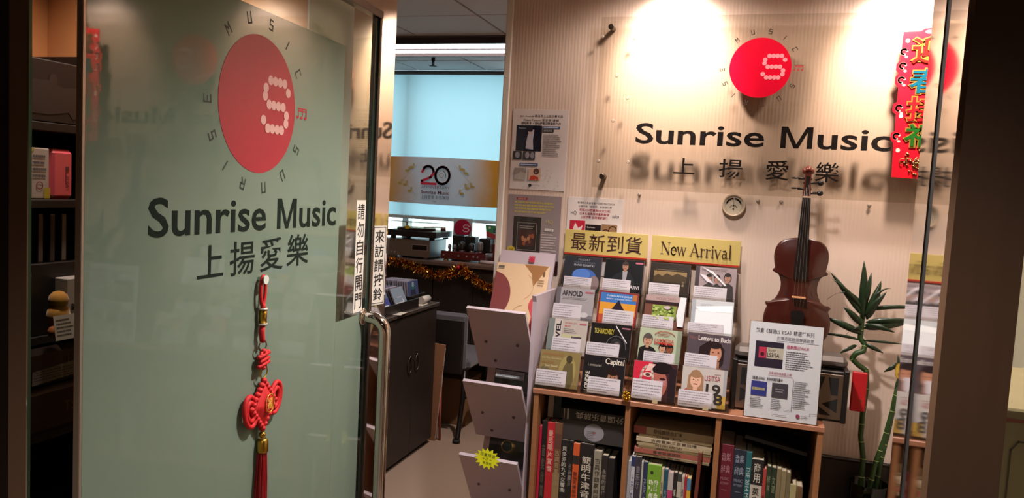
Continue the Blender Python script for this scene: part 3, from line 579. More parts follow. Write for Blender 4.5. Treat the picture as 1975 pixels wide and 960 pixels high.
# middle bay
book(-.3405, -.331, .672, '#9aa0a6', 'pale grey thin book at the left end of the middle bay')
book(-.3305, -.318, .690, '#b9bcc4', 'white upright book with a navy top in the middle bay', '上海交響', '#3a4a7a', bands=((.86, 1., '#26345e'),), tx=(.25, .75))
book(-.3175, -.297, .690, '#34323a', 'dark grey upright book left of the thin white one in the middle bay', '音乐厅', '#8a8894', tx=(.12, .45))
book(-.2965, -.2905, .676, '#b0aea8', 'very thin white booklet in the middle bay')
book(-.290, -.276, .676, '#24304e', 'navy upright book beside the thick green one', 'MUSIC HISTORY', '#8a90a0', latin=True)
book(-.2755, -.231, .671, '#6f9c2e', 'thick bright green upright book with white characters', None, bands=())
o = [q for q in bpy.data.objects if q.get('label', '').startswith('thick bright green')][0]
p = Print(.0004); p.ell(-.008, .198, .0055, .006, '#2c3420', 14); p.vtext('歌劇', -.016, .09, -.001, .178, '#d8e0c4', .03); p.vtext('辭典', .001, .09, .016, .178, '#d8e0c4', .03); p.build('spine_print', o, (0, 0, 0), FACE)
book(-.2305, -.222, .663, '#b3a88c', 'thin cream book right of the thick green one', '聆聽古典', '#3a3428', tx=(.2, .9))
book(-.2215, -.208, .662, '#1e4a5c', 'teal upright book in the middle bay', '大師談樂', '#8aa0a0', tx=(.3, .7))
book(-.2075, -.191, .654, '#b98a98', 'white and pink upright book in the middle bay', None, bands=((0, .72, '#b33a66'), (.72, 1., '#b0a8a4')))
book(-.1905, -.178, .656, '#1d1b1a', 'black upright book with white characters in the middle bay', '樂話樂說', '#b9b4a4', tx=(.25, .8))
book(-.1775, -.164, .654, '#3a3d38', 'grey upright book with white title block in the middle bay', '交響人生', '#a8a498', bands=((.62, .88, '#b0ac9c'),), tx=(.45, .95))
book(-.1635, -.155, .648, '#a8a094', 'thin white upright book with dark characters in the middle bay', '琴鍵之間', '#4a2c28', tx=(.2, .9))
book(-.1545, -.147, .648, '#a02430', 'thin red upright book left of the yellow one')
book(-.1465, -.134, .645, '#c9a032', 'yellow upright book with a blue head in the middle bay', '樂理', '#4a3a10', bands=((.80, 1., '#4a7a9a'),), tx=(.35, .6))
book(-.126, -.114, .735, '#6a3024', 'dark red book leaning against the right upright of the middle bay', lean=.03)
for i, (x0, x1, a, b, c_, lb, tx_) in enumerate(((-.322, -.082, .6915, .7005, '#8a7a5c', 'lowest book of the flat pile in the middle bay, mixed cream', '古典音樂'), (-.326, -.080, .7010, .7175, '#9a5648', 'salmon pink book in the flat pile in the middle bay', '音響論壇雜誌'), (-.315, -.078, .7180, .7270, '#7a6a48', 'olive book in the flat pile above the salmon pink one', '樂評'), (-.320, -.080, .7275, .7395, '#a09070', 'tan book with a small title in the flat pile', '如何成功'),
        (-.322, -.076, .7400, .7555, '#b3a488', 'cream book with a row of characters in the flat pile', '古典音樂三百首巡禮'), (-.314, -.078, .7560, .7660, '#948260', 'brown book second from the top of the flat pile', '唱片'), (-.332, -.074, .7665, .7900, '#b0a080', 'cream magazine volume topping the flat pile, with a pink end', '發燒雜誌合訂本'))):
    lying(x0, x1, a, b, c_, lb, tx_, '#4a3c30', rz=random.uniform(-.02, .02), y=2.50, tb=(.25, .62) if i != 4 else (.2, .8), bands=((0, .16, '#a05850'),) if i == 6 else ())
# right bay
book(-.0525, -.008, .775, '#5e1524', 'thick dark red upright volume at the left of the right bay', None)
book(-.0075, .030, .765, '#1c2433', 'thick navy upright volume beside the dark red one', None)
for lb, tc_ in (('thick dark red', '#a0707a'), ('thick navy', '#8a94a0')):
    o = [q for q in bpy.data.objects if q.get('label', '').startswith(lb)][0]; p = Print(.0003)
    for k, (a, b) in enumerate((('音樂', .275), ('辭典', .235))): p.text(a, -.014, b, .014, b+.027, tc_, .01)
    p.text('MUSIC', -.013, .212, .013, .222, tc_); p.text('DICTIONARY', -.013, .198, .013, .206, tc_); p.stroke([(-.008, .18), (.008, .18)], .0012, tc_); p.build('spine_print', o, (0, 0, 0), FACE)
book(.0305, .048, .762, '#1c5a60', 'teal guide with white capital lettering down the spine', 'THE 2014 MUSIC YEARBOOK', '#b0c4c0', latin=True, tx=(.15, .95))
book(.0485, .084, .742, '#b3aea2', 'white and black upright book with large business characters', None, bands=((.72, 1., '#1b1918'),))
o = [q for q in bpy.data.objects if q.get('label', '').startswith('white and black upright')][0]; p = Print(.0006); p.vtext('商用', -.010, .218, .010, .286, '#c0bcb0', .01); p.vtext('英文', -.010, .150, .010, .205, '#2c2824', .01); p.vtext('陳思豪', -.004, .09, .004, .14, '#2c2824', .01); p.build('spine_title', o, (0, 0, 0), FACE)
book(.0845, .095, .715, '#a03c34', 'thin coral red book in the right bay', '英語', '#4a1c18', tx=(.3, .7))
book(.0955, .109, .725, '#24331e', 'dark green upright book in the right bay, left one of two', '辭林', '#7a8468', tx=(.1, .3))
book(.1095, .125, .723, '#222e1f', 'dark green upright book in the right bay, right one of two', '文選', '#7a8468', tx=(.1, .3))
for k, (a, b) in enumerate(((.1255, .139), (.1395, .154), (.1545, .167))): book(a, b, .722-.004*k, ('#7a6f52', '#847858', '#6f654a')[k], ('olive tan upright volume, first of three alike in the right bay', 'olive tan upright volume, second of three alike in the right bay', 'olive tan upright volume, third of three alike in the right bay')[k])
book(.1675, .186, .680, '#a39a6c', 'pale yellow upright book with a round mark in the right bay', '三國', '#3a3420', tx=(.35, .8))
book(.1865, .205, .676, '#6a5236', 'brown upright book in the right corner of the right bay')
lying(.02, .21, .785, .797, '#17191a', 'dark thin volume lying slanted on top of the books in the right bay', y=2.50).rotation_euler = (0, .16, 0)
# ================================================================== tiered disc racks
ROWS = [(2.463, .8855), (2.553, .982), (2.643, 1.084), (2.733, 1.192)]   # foot of each tier: y, z
CT = R(17)
m_jewel = mat('jewel_case', '#5a4f50', .12, var=.05, coat=.5); m_clear = glassy('clear_case', '#f6f2f0')
def rack(x0, x1, label, sign_label, text, serif):
    t = thing('disc_rack', label, 'display rack', ((x0+x1)/2, 2.45, .882)); W2 = (x1-x0)/2
    rel = lambda y, z: (y-2.45, z-.882)
    for i, (y, z) in enumerate(ROWS):
        a, b = rel(y, z)
        obj('tier_floor', BX(-W2, W2, a-.004, a+.090, b-.003, b-.0003), m_acrylic, t)
        obj('tier_lip', BX(-W2, W2, a-.006, a-.003, b-.003, b+.022), m_acrylic, t)
    for s in (-1, 1):
        prof = []
        for (y, z) in ROWS: a, b = rel(y, z); prof += [(a-.006, b+.022), (a+.05, b+.10)]
        pts = [(rel(2.46, .8823)[0], .0003)]+prof+[(.335, .44), (.335, .0003)]
        T = Matrix.Translation((s*W2-(.003 if s > 0 else 0), 0, 0)) @ Matrix(((0, 0, 1, 0), (1, 0, 0, 0), (0, 1, 0, 0), (0, 0, 0, 1)))
        obj('side_plate', MB().prism(pts, 0, .003, T), m_acrylic, t)
    s = thing('arrival_sign', sign_label, 'sign', ((x0+x1)/2, 2.777, 1.326), FACE)
    obj('card', BX(-.155, .155, 0, .088, -.002, 0, .0005), pm('#bda962'), s)
    obj('edging', BX(-.155, .155, -.005, .001, -.0025, .0012), mat('red_edging', '#a8281c', .5, var=.05), s, label='red strip along the bottom edge')
    p = Print(.0004)
    if serif: serif_text(p, text, -.122, .022, .127, .066, '#3a1c14')
    else:
        for k, ch in enumerate(text): p.text(ch, -.130+.068*k, .013, -.130+.068*k+.060, .076, '#3a1c14', .004)
    p.build('lettering', s)
SER = {}
def serif_text(p, text, x0, y0, x1, y1, c):
    """roman capitals and lower case with thick stems, thin joins and bracketed feet"""
    adv = {'N': .80, 'e': .50, 'w': .76, 'A': .78, 'r': .42, 'i': .30, 'v': .54, 'a': .50, 'l': .30, ' ': .26}; tot = sum(adv[k] for k in text); sx = (x1-x0)/tot; sy = (y1-y0); x = x0
    for ch in text:
        S = lambda pts, w_: p.stroke([(x+u*sx, y0+v*sy) for u, v in pts], w_*sx, c)
        F = lambda u, v, w_=.12: p.rect(x+(u-w_)*sx, y0+v*sy-.020*sy, x+(u+w_)*sx, y0+v*sy+.025*sy, c)
        xh = .64
        if ch == 'N': S([(.12, 0), (.12, 1)], .05); S([(.12, .97), (.66, .03)], .13); S([(.66, .0), (.66, 1)], .05); F(.12, .02); F(.10, .98); F(.66, .98)
        elif ch == 'A': S([(.08, 0), (.36, .98)], .05); S([(.36, .98), (.66, 0)], .12); S([(.18, .34), (.54, .34)], .045); F(.08, .02, .11); F(.66, .02, .13)
        elif ch == 'w': S([(.06, xh), (.22, .03)], .10); S([(.22, .03), (.38, xh)], .045); S([(.38, xh), (.53, .03)], .10); S([(.53, .03), (.68, xh)], .045); F(.07, xh, .09); F(.38, xh, .07); F(.68, xh, .07)
        elif ch == 'v': S([(.06, xh), (.25, .03)], .11); S([(.25, .03), (.44, xh)], .045); F(.07, xh, .10); F(.45, xh, .08)
        elif ch in 'il': h = xh if ch == 'i' else 1.06; S([(.15, 0), (.15, h)], .105); F(.15, .02, .13); F(.10, h, .07)
        elif ch == 'r': S([(.13, 0), (.13, xh)], .10); F(.14, .02, .13); F(.09, xh, .07); S([(.15, .45), (.22, .60), (.33, .62)], .05); p.ell(x+.34*sx, y0+.57*sy, .055*sx, .06*sy, c, 10)
        elif ch == 'e': p.arc(x+.25*sx, y0+.31*sy, .19*sx, 0, 315, .085*sx, c, ry=.31*sy, n=20); S([(.08, .36), (.44, .36)], .045)
        elif ch == 'a': S([(.36, .06), (.36, .46), (.28, .62), (.12, .58)], .085); p.arc(x+.21*sx, y0+.18*sy, .14*sx, 0, 360, .06*sx, c, ry=.17*sy, n=16); S([(.36, .08), (.46, .02)], .05)
        if ch == 'i': p.ell(x+.15*sx, y0+.88*sy, .065*sx, .075*sy, c, 12)
        x += adv[ch]*sx
rack(-.6775, -.3605, 'clear tiered acrylic disc rack, left one of two on the bookcase', 'yellow card sign with four large black characters above the left disc rack', '最新到貨', False)
rack(-.3545, -.0350, 'clear tiered acrylic disc rack, right one of two on the bookcase', 'yellow card sign lettered New Arrival above the right disc rack', 'New Arrival', True)
# ------------------------------------------------------------------ discs with printed covers
CW, CHh = .142, .125
def face(p, x, y, s, hair='#2a1c18', skin='#b98a72', long=False):
    if long: p.poly([(x-.62*s, y-1.3*s), (x-.55*s, y+.3*s), (x, y+.75*s), (x+.55*s, y+.3*s), (x+.62*s, y-1.3*s)], hair)
    p.ell(x, y+.10*s, .50*s, .66*s, hair, 16); p.rect(x-.16*s, y-.75*s, x+.16*s, y-.3*s, skin); p.ell(x, y-.05*s, .40*s, .55*s, skin, 16); p.ell(x, y+.36*s, .40*s, .22*s, hair, 12)
    for q in (-1, 1): p.ell(x+q*.16*s, y+.02*s, .06*s, .035*s, '#2c201c', 8)
    p.stroke([(x-.12*s, y-.30*s), (x+.12*s, y-.30*s)], .06*s, '#7a3a34'); p.stroke([(x, y), (x+.03*s, y-.14*s)], .04*s, '#96684f')
def c_mozart(p): p.rect(0, 0, 142, 125, '#2c2e34'); p.ell(80, 50, 46, 30, '#3a5a9a'); p.ell(70, 58, 34, 20, '#4c70b4'); p.ell(120, 25, 20, 30, '#7a6a6a'); p.text('MOZART', 52, 110, 98, 117, '#8a8c94'); p.text('ANDREAS STAIER', 36, 99, 118, 106, '#5a5e6a'); p.text('PIANO SONATAS', 38, 88, 116, 96, '#a8aab4')
def c_jarvi(p): p.rect(0, 0, 142, 125, '#16171a'); p.poly([(20, 0), (30, 60), (62, 82), (92, 80), (112, 50), (118, 0)], '#202226'); p.poly([(66, 84), (84, 84), (80, 20), (70, 20)], '#8d8c92'); face(p, 75, 100, 26, '#3a302c', '#96705c'); p.rect(112, 112, 140, 118, '#a86070'); p.text('JÄRVI', 92, 14, 132, 32, '#c0bcc0', .01)
def c_arnold(p): p.rect(0, 0, 142, 125, '#918d90'); p.rect(0, 0, 16, 125, '#5e5a60'); p.rect(0, 0, 142, 26, '#6a666c'); p.ell(110, 28, 16, 10, '#b0aeb0'); p.text('ARNOLD', 22, 94, 98, 114, '#2c2a2e', .03); p.lines(24, 80, 124, 90, 2, '#5a565a'); p.rect(108, 108, 138, 114, '#9a5a64')
def c_obregon(p): p.rect(0, 0, 142, 125, '#7a2a2c'); p.rect(6, 84, 136, 119, '#3a6aa8'); p.rect(6, 40, 136, 84, '#c48a32'); p.rect(6, 6, 136, 40, '#a84a34'); p.poly([(40, 44), (62, 78), (74, 96), (84, 76), (112, 40), (92, 58), (78, 52), (66, 40), (58, 56)], '#2a2026'); p.text('CUBES LAS DE JUGAR', 28, 104, 120, 112, '#d4dce4'); p.text('Enrique et Gustavo Wilson', 28, 94, 120, 101, '#d4dce4'); p.rect(122, 96, 138, 119, '#a0683c')
def c_ravel(p): p.rect(0, 0, 142, 125, '#a39a94'); p.rect(0, 0, 22, 125, '#6a7270'); p.rect(22, 0, 50, 125, '#b0a8a4'); p.text('RAVEL', 28, 8, 46, 118, '#2e2a2c', .03, rot=90); p.text('BOLERO, ETC', 60, 108, 104, 115, '#a04a44', .01); p.text('MUSIC', 60, 98, 82, 105, '#a04a44', .01); p.lines(58, 76, 110, 94, 3, '#5a5250'); p.rect(52, 44, 120, 72, '#a8a684'); p.rect(88, 48, 124, 66, '#4a4246'); p.rect(112, 110, 138, 115, '#9a5a64')
def c_tchai(p): p.rect(0, 0, 142, 125, '#1b1918'); p.text('TCHAIKOVSKY', 12, 88, 82, 106, '#a89a3a', .02); p.arc(92, 40, 36, 0, 170, 2.5, '#5a5a60', ry=44); p.ell(92, 50, 20, 26, '#2a2a2e'); p.ell(96, 46, 12, 18, '#5a4e4a'); p.stroke([(88, 118), (128, 64)], 3.4, '#c4c0c0'); p.rect(108, 110, 138, 115, '#96606c')
def c_expr(p): p.rect(0, 0, 142, 125, '#7a6a44'); p.ell(100, 60, 30, 52, '#8d8050'); p.poly([(78, 20), (86, 70), (96, 90), (118, 86), (124, 30), (116, 0), (84, 0)], '#5a5034'); p.ell(104, 100, 11, 14, '#3e3828'); p.ell(58, 34, 12, 18, '#6a3a28'); p.ell(62, 28, 7, 9, '#a8806a'); p.ell(20, 50, 18, 20, '#5e5640'); p.text('EXPRESSIONS LIVRES', 10, 108, 80, 115, '#96603c'); p.text('Don Pasi, Giacomino', 6, 94, 76, 102, '#b0a078'); p.text('SAXOPHONES', 6, 80, 50, 87, '#8a5a3a'); p.text('Jodi Savall', 20, 66, 64, 75, '#c9bc98')
def c_capital(p): p.rect(0, 0, 142, 125, '#1d1a1c'); serif_like(p, 'Capital', 74, 94, 138, 120, '#c4bcae'); p.text('i. avventurieri', 16, 88, 62, 97, '#a09a90'); p.text('LONDRE', 10, 4, 24, 70, '#b3aca0', .03, rot=90); face(p, 104, 56, 44, '#241816', '#8a6452'); p.poly([(70, 0), (84, 26), (104, 30), (130, 24), (142, 0)], '#2c2a2e')
def serif_like(p, t, *a): p.text(t, *a, .012)
def c_trees(p): p.rect(0, 0, 142, 125, '#241d18'); p.rect(14, 50, 132, 96, '#7a6644'); p.poly([(14, 74), (30, 84), (44, 76), (60, 88), (80, 80), (98, 90), (132, 78), (132, 40), (14, 40)], '#3c301e'); p.rect(14, 20, 132, 56, '#2c2218'); p.lines(20, 98, 128, 103, 1, '#6e5e46'); p.vtext('交響', 116, 42, 124, 62, '#968a74')
def c_trio(p):
    p.rect(0, 0, 142, 125, '#8d7f82'); p.rect(0, 0, 14, 125, '#3a3236')
    for x, y, s in ((48, 84, 22), (76, 82, 22), (112, 88, 26)): p.poly([(x-24, 0), (x-20, y-30), (x, y-16), (x+20, y-30), (x+24, 0)], '#35302f'); face(p, x, y, s, '#241a18', '#96705e')
    p.lines(20, 112, 128, 120, 2, '#5e5254'); p.poly([(20, 122), (60, 108), (110, 60), (104, 58), (60, 98)], '#d0ccd0'); p.poly([(14, 96), (36, 92), (66, 62), (40, 70)], '#c4c0c8')  # pale slivers: glints on the wrapping, painted over the picture
def c_tales(p):
    p.rect(0, 0, 142, 125, '#6a4438'); p.rect(0, 106, 142, 125, '#a08a88'); p.text('VIOLIN TALES', 36, 110, 106, 120, '#7a5a5a'); p.rect(0, 94, 142, 106, '#2c1c1e'); p.rect(26, 40, 110, 92, '#7a8c42')
    for k in range(46): p.ell(random.uniform(30, 106), random.uniform(44, 88), random.uniform(3, 7), random.uniform(3, 6), random.choice(['#93a854', '#5e7234', '#a8b46a', '#4c5c2e']), 7)
    p.ell(78, 84, 12, 6, '#b8a4a8'); p.poly([(122, 125), (142, 125), (138, 20), (118, 20), (112, 60)], '#cfd4d8')
def c_foil_glare(p): p.rect(0, 0, 142, 125, '#b8bcc0'); p.rect(4, 14, 138, 90, '#d6dade'); p.text('VARIATIONS I', 30, 102, 74, 112, '#8d9296'); p.lines(28, 92, 60, 100, 1, '#9a9ea4'); p.rect(0, 0, 14, 125, '#9a9fa6'); p.poly([(14, 100), (138, 112), (138, 88), (30, 84)], '#e4e8ea')  # whitish panels paint the glare on the foil into the cover
def c_commedia(p):
    p.rect(0, 0, 142, 125, '#9aa48c'); p.rect(128, 0, 142, 125, '#7a8470'); p.poly([(0, 0), (4, 54), (26, 66), (52, 58), (66, 40), (66, 0)], '#201c1c'); face(p, 30, 82, 34, '#4c4642', '#a8806a'); p.poly([(60, 0), (66, 44), (84, 50), (112, 50), (126, 0)], '#3a3230'); face(p, 82, 60, 26, '#2c1e1a', '#b08a74'); face(p, 106, 60, 26, '#1c1412', '#7a4a36')
    p.arc(86, 98, 36, 20, 160, 2, '#a0443c', ry=20); p.lines(62, 100, 112, 114, 3, '#8a4a3c'); p.text('COMMEDIA', 52, 82, 118, 92, '#a8342c', .01); p.text('COMMEDIA!', 52, 72, 118, 81, '#a8342c', .05)
def c_bach(p): p.rect(0, 0, 142, 125, '#4a4046'); p.text('Nora', 6, 104, 32, 116, '#7a4a48'); serif_like(p, 'Letters to Bach', 34, 102, 138, 118, '#c4bcb8'); p.poly([(36, 20), (40, 80), (70, 104), (104, 98), (122, 78), (120, 30), (108, 10), (60, 0)], '#241a1a'); p.ell(94, 62, 19, 30, '#a8765e'); p.rect(82, 0, 108, 36, '#96664e'); p.poly([(60, 0), (86, 26), (120, 10), (124, 0)], '#8a5a46'); p.ell(90, 90, 22, 12, '#241a1a'); [p.ell(94+q*9, 66, 3, 1.6, '#241614', 8) for q in (-1, 1)]; p.poly([(84, 46), (106, 50), (98, 41), (90, 40)], '#d4c8c0')
def c_young(p): p.rect(0, 0, 142, 125, '#b3283c'); p.poly([(60, 125), (142, 125), (142, 0), (70, 0), (62, 60)], '#3a2024'); p.ell(86, 56, 28, 46, '#96584c'); p.ell(92, 108, 36, 20, '#1c1416'); p.rect(118, 0, 142, 110, '#241a1e'); p.arc(46, 70, 20, 0, 360, 7, '#b8a49c', ry=40); p.ell(48, 82, 16, 8, '#c4b0a4'); p.ell(48, 82, 8, 5, '#4c3430'); p.ell(98, 72, 10, 4, '#2a1614'); p.poly([(50, 120), (72, 118), (56, 96), (38, 92)], '#c9a8a0'); p.text('YOUNG', 84, 62, 110, 70, '#c4909a'); p.text('CLASSIC', 84, 53, 110, 60, '#c4909a')
def c_lisitsa(p): p.rect(0, 0, 142, 125, '#a8a29e'); p.rect(116, 0, 142, 40, '#a8883a'); p.rect(132, 40, 142, 125, '#8d8c8e'); p.poly([(0, 0), (4, 46), (30, 64), (64, 60), (80, 0)], '#a83a4a'); face(p, 44, 84, 44, '#8a6a50', '#c49a84', True); p.text('LISITSA', 72, 86, 122, 102, '#8a2e3c', .0); p.lines(102, 106, 126, 111, 1, '#9a6a6c'); p.text('19', 78, 40, 124, 76, '#2c2624', .02); p.text('8', 104, 12, 132, 46, '#2c2624', .02)
COV = [[(c_mozart, 'dark disc with a blue rounded picture under small pale titles'), (c_jarvi, 'black disc with a man in a white shirt front'), (c_trees, 'dark sepia disc with a line of trees'), (c_trio, 'mauve disc with three people and painted wrapping glints')],
       [(c_arnold, 'grey disc with one bold black word across its top'), (c_obregon, 'red, blue and ochre disc with a painted bird'), (c_tales, 'brown disc with a small green tree picture'), (c_foil_glare, 'disc with white foil glare painted over its cover')],
       [(c_ravel, 'pale disc with a large dark word running up its side'), (c_tchai, 'black disc with a yellow title'), (c_commedia, 'pale green disc with three faces lettered Commedia'), (c_bach, 'brown disc with a smiling dark-haired woman under a white title')],
       [(c_expr, 'olive gold disc with a painted figure'), (c_capital, 'black disc lettered Capital with a young man'), (c_young, 'red disc with a painted eye and a face'), (c_lisitsa, 'white disc with a blonde woman in red and large dark numerals')]]
CX = [-.597, -.442, -.275, -.115]
CARD = [[(8, 0, 112, 42), (-2, 0, 100, 46), (2, 0, 110, 46), (0, 0, 112, 48)], [(-4, 4, 100, 60), (24, 0, 132, 56), (-3, 0, 104, 50), (-6, 0, 112, 40)], [(22, 0, 124, 56), (-8, -2, 106, 52), (22, -4, 124, 42), (-4, 0, 100, 52)], [(-6, 0, 100, 54), (24, -4, 132, 50), (2, -2, 100, 62), (-6, -6, 100, 46)]]
m_case = m_jewel
for i in range(4):
    y, z = ROWS[3-i]
    for j in range(4):
        fn, lb = COV[i][j]
        t = thing('music_disc', lb+', on the tiered rack', 'music disc', (CX[j]+random.uniform(-.002, .002), y+.003, z+.0048), (PI/2-CT, random.uniform(-.012, .012), 0), 'new discs on the tiered racks')
        obj('case', BX(-CW/2, CW/2, 0, CHh, -.0098, -.0004, .0008), m_case, t)
        p = Print(0); p.d = .00025; raw = Print(); raw.z = 0; raw.d = .12; fn(raw)
        raw.mb.v = [((a-71)*.001*(.985), b*.001*.985+.001, c*.001) for a, b, c in raw.mb.v]; raw.build('cover', t, gloss=True)
        x0, y0, x1, y1 = CARD[i][j]; q = Print(.0042); q.d = .0002
        q.rect((x0-71)*.001, y0*.001+.003, (x1-71)*.001, y1*.001+.003, '#b3adb3'); xa, xb, ya, yb = (x0-67)*.001, (x1-75)*.001, y0*.001+.006, y1*.001
        q.lines(xa, ya, xb, yb, 6, '#77727c', .45, .34); q.build('caption_card', t, label='white printed caption card')
# small gilt ornament on the rack foot, and adhesive labels under the front discs
t = thing('gilt_ornament', 'small gold filigree ornament at the foot of the disc racks', 'ornament', (-.357, 2.441, .882))
mb = MB()
for k in range(26): a = random.random()*2*PI; r_ = .014*math.sqrt(random.random()); mb.ball((r_*math.cos(a), -.004+.004*random.random(), .017+r_*1.1*math.sin(a)), random.uniform(.0022, .0045), 6)
obj('filigree', mb, mat('bright_gold', '#c9982a', .25, 1., var=.1), t); obj('clip', BX(-.006, .006, -.001, .006, 0, .02, .0005), mat('bright_gold'), t)
for x, lb in ((-.275, 'cream'), (-.115, 'beige')): tag(obj('price_tab', BX(-.009, .009, -.0008, 0, 0, .012), pm('#b8a684'), None, (x+.01, 2.4565, .884)), 'tiny %s price tab on the lip of the right disc rack' % lb, 'price tab')

# ------------------------------------------------------------------ flyer in a stand
t = thing('flyer_stand', 'white printed flyer in a clear acrylic stand at the right end of the bookcase', 'flyer', (.1185, 2.458, .8823), (0, 0, 0))
obj('holder', BX(-.110, .110, -.002, .0, 0, .304, .0005, T=Matrix.Rotation(-.07, 4, 'X')), m_acrylic, t); obj('foot', BX(-.110, .110, .0, .055, 0, .002), m_acrylic, t)
p = Print(0); W_, H_ = .212, .298; X = lambda u: (u-.5)*W_; Yv = lambda v: .003+(1-v)*H_
p.rect(X(0), Yv(1), X(1), Yv(0), '#c2c4c8'); p.text('熱賣《韻達LS 3/5A》精選輯系列', X(.08), Yv(.115), X(.88), Yv(.065), '#26262e', .012); p.text('向傳奇鑑聽揚聲器致意', X(.38), Yv(.175), X(.88), Yv(.135), '#4a4a56'); p.stroke([(X(.38), Yv(.185)), (X(.95), Yv(.185))], .0012, '#4a4a56')
p.rect(X(.09), Yv(.47), X(.48), Yv(.20), '#221f30'); p.rect(X(.14), Yv(.375), X(.245), Yv(.26), '#a82c48'); p.ell(X(.19), Yv(.335), .006, .006, '#3a1420', 14); p.rect(X(.25), Yv(.375), X(.48), Yv(.26), '#a8a494'); p.text('Stereo', X(.27), Yv(.30), X(.37), Yv(.27), '#2a2a2c'); p.text('LS3/5A', X(.26), Yv(.36), X(.43), Yv(.315), '#2a2a2c', .015)
p.text('最新推出Vol.III', X(.52), Yv(.255), X(.82), Yv(.215), '#a02c50', .01); p.lines(X(.52), Yv(.47), X(.90), Yv(.275), 9, '#4c4c58', .35); p.text('本來是我樣音最之選!', X(.30), Yv(.535), X(.62), Yv(.505), '#96405a'); p.stroke([(X(.30), Yv(.545)), (X(.63), Yv(.545))], .001, '#96405a')
p.text('《韻達LS3/5A》系列同類熱賣中', X(.07), Yv(.605), X(.50), Yv(.57), '#2c2c36', .01); p.rect(X(.07), Yv(.77), X(.29), Yv(.62), '#2c3478'); p.lines(X(.09), Yv(.72), X(.27), Yv(.68), 1, '#9a9468', .05, .7); p.rect(X(.36), Yv(.77), X(.58), Yv(.62), '#3c3a42'); p.lines(X(.41), Yv(.72), X(.53), Yv(.67), 2, '#8a8890', .2)
p.lines(X(.07), Yv(.90), X(.26), Yv(.785), 6, '#55555f', .4); p.lines(X(.36), Yv(.90), X(.54), Yv(.785), 6, '#55555f', .4); p.stroke([(X(.645), Yv(.56)), (X(.645), Yv(.89)), (X(.54), Yv(.89))], .001, '#5a5a64'); p.lines(X(.66), Yv(.86), X(.90), Yv(.575), 13, '#55555f', .45)
p.ell(X(.74), Yv(.935), .006, .006, '#8a3c54', 14); p.lines(X(.78), Yv(.955), X(.87), Yv(.925), 2, '#55555f', .1); p.lines(X(.38), Yv(.955), X(.60), Yv(.94), 1, '#7a7a84', .1); p.stroke([(X(.84), Yv(.92)), (X(.90), Yv(.92)), (X(.90), Yv(.895)), (X(1), Yv(.895))], .001, '#5a5a64')
p.build('printed_flyer', t, (0, -.0025, 0), (PI/2-.07, 0, 0), gloss=True)

# ------------------------------------------------------------------ black caged amplifier behind the flyer
t = thing('caged_amplifier', 'black amplifier with cut-out grille front standing behind the flyer', 'amplifier', (.140, 2.60, .8822))
obj('body', BX(-.170, .170, -.07, .08, .0, .160, .003), mat('amp_black', '#14100f', .4, var=.08), t)
obj('front_plate', BX(-.160, .160, -.0745, -.0705, .008, .150, .001), mat('amp_silver', '#8a7d72', .3, .9, var=.08), t, label='brushed grey front plate')
for s in (-1, 1): obj('side_post', BX(s*.166-.008, s*.166+.008, -.080, .078, 0, .165, .002), mat('amp_black'), t)
CUT = [[(.03, .10), (.06, .14), (.03, .14)], [(.07, .14), (.105, .14), (.09, .085)], [(.115, .14), (.145, .14), (.145, .085), (.125, .085)], [(.10, .055), (.145, .075), (.145, .03)], [(.04, .02), (.05, .07), (.085, .06)], [(.095, .02), (.13, .02), (.09, .048)]]
for s in (-1, 1):
    for c_ in CUT: obj('grille_opening', MB().prism([(s*x, y) for x, y in c_], .0746, .0752), mat('grille_void', '#0c0a09', .8, var=.05), t, (0, 0, 0), FACE)
for s in (-1, 1): obj('transformer_cover', BX(s*.125-.045, s*.125+.045, -.05, .05, .160, .200, .014), mat('cover_grey', '#5a524e', .45, .3, var=.06), t, label='rounded grey transformer cover')
obj('top_plate', BX(-.078, .078, -.06, .07, .160, .205, .002), mat('amp_black'), t)

# ------------------------------------------------------------------ violin
m_var = mat('violin_varnish', '#3c130b', .28, var=.25, scale=9, stretch=(6, 1, 1), coat=.6); m_ebony = mat('ebony', '#120d0c', .35, var=.08); m_maple = mat('violin_neck', '#5e2617', .35, var=.15, scale=14, coat=.3)
vi = thing('violin', 'red brown violin standing upright on the black amplifier', 'violin', (.1535, 2.655, 1.0878), (PI/2-.05, 0, R(.5)))
HALF = [(0, 0), (.030, .002), (.062, .010), (.088, .028), (.101, .055), (.1035, .080), (.100, .105), (.094, .122), (.101, .132), (.098, .137), (.084, .138), (.070, .150), (.060, .170), (.0555, .190), (.057, .210), (.064, .228), (.074, .238), (.084, .240), (.085, .245), (.078, .252), (.082, .275), (.0835, .295), (.080, .318), (.068, .338), (.048, .350), (.020, .3555), (0, .356)]
def smooth_half():
    pts = []
    for i in range(len(HALF)-1):
        p0, p1, p2, p3 = (HALF[max(0, i-1)], HALF[i], HALF[i+1], HALF[min(len(HALF)-1, i+2)])
        sharp = i in (7, 8, 9, 10, 16, 17, 18, 19)
        for k in range(1 if sharp else 3):
            u = k/3.
            if sharp: pts.append(p1); continue
            pts.append(tuple(.5*(2*p1[d]+(p2[d]-p0[d])*u+(2*p0[d]-5*p1[d]+4*p2[d]-p3[d])*u*u+(3*p1[d]-p0[d]-3*p2[d]+p3[d])*u**3) for d in (0, 1)))
    return pts+[HALF[-1]]
hf = smooth_half(); outl = hf+[(-x, y) for x, y in hf[::-1][1:-1]]
def inset(k): cy = .178; return [(x*k, cy+(y-cy)*(1-(1-k)*.55)) for x, y in outl]
obj('ribs', MB().prism(inset(.965), -.018, .014), mat('violin_ribs', '#300e08', .35, var=.2), vi)
mb = MB(); n = len(outl); L_ = [(1., .014), (1., .0175), (.94, .0185), (.80, .0225), (.55, .0275), (.28, .030)]
for k, z in L_: mb.v += [(x, y, z) for x, y in inset(k)]
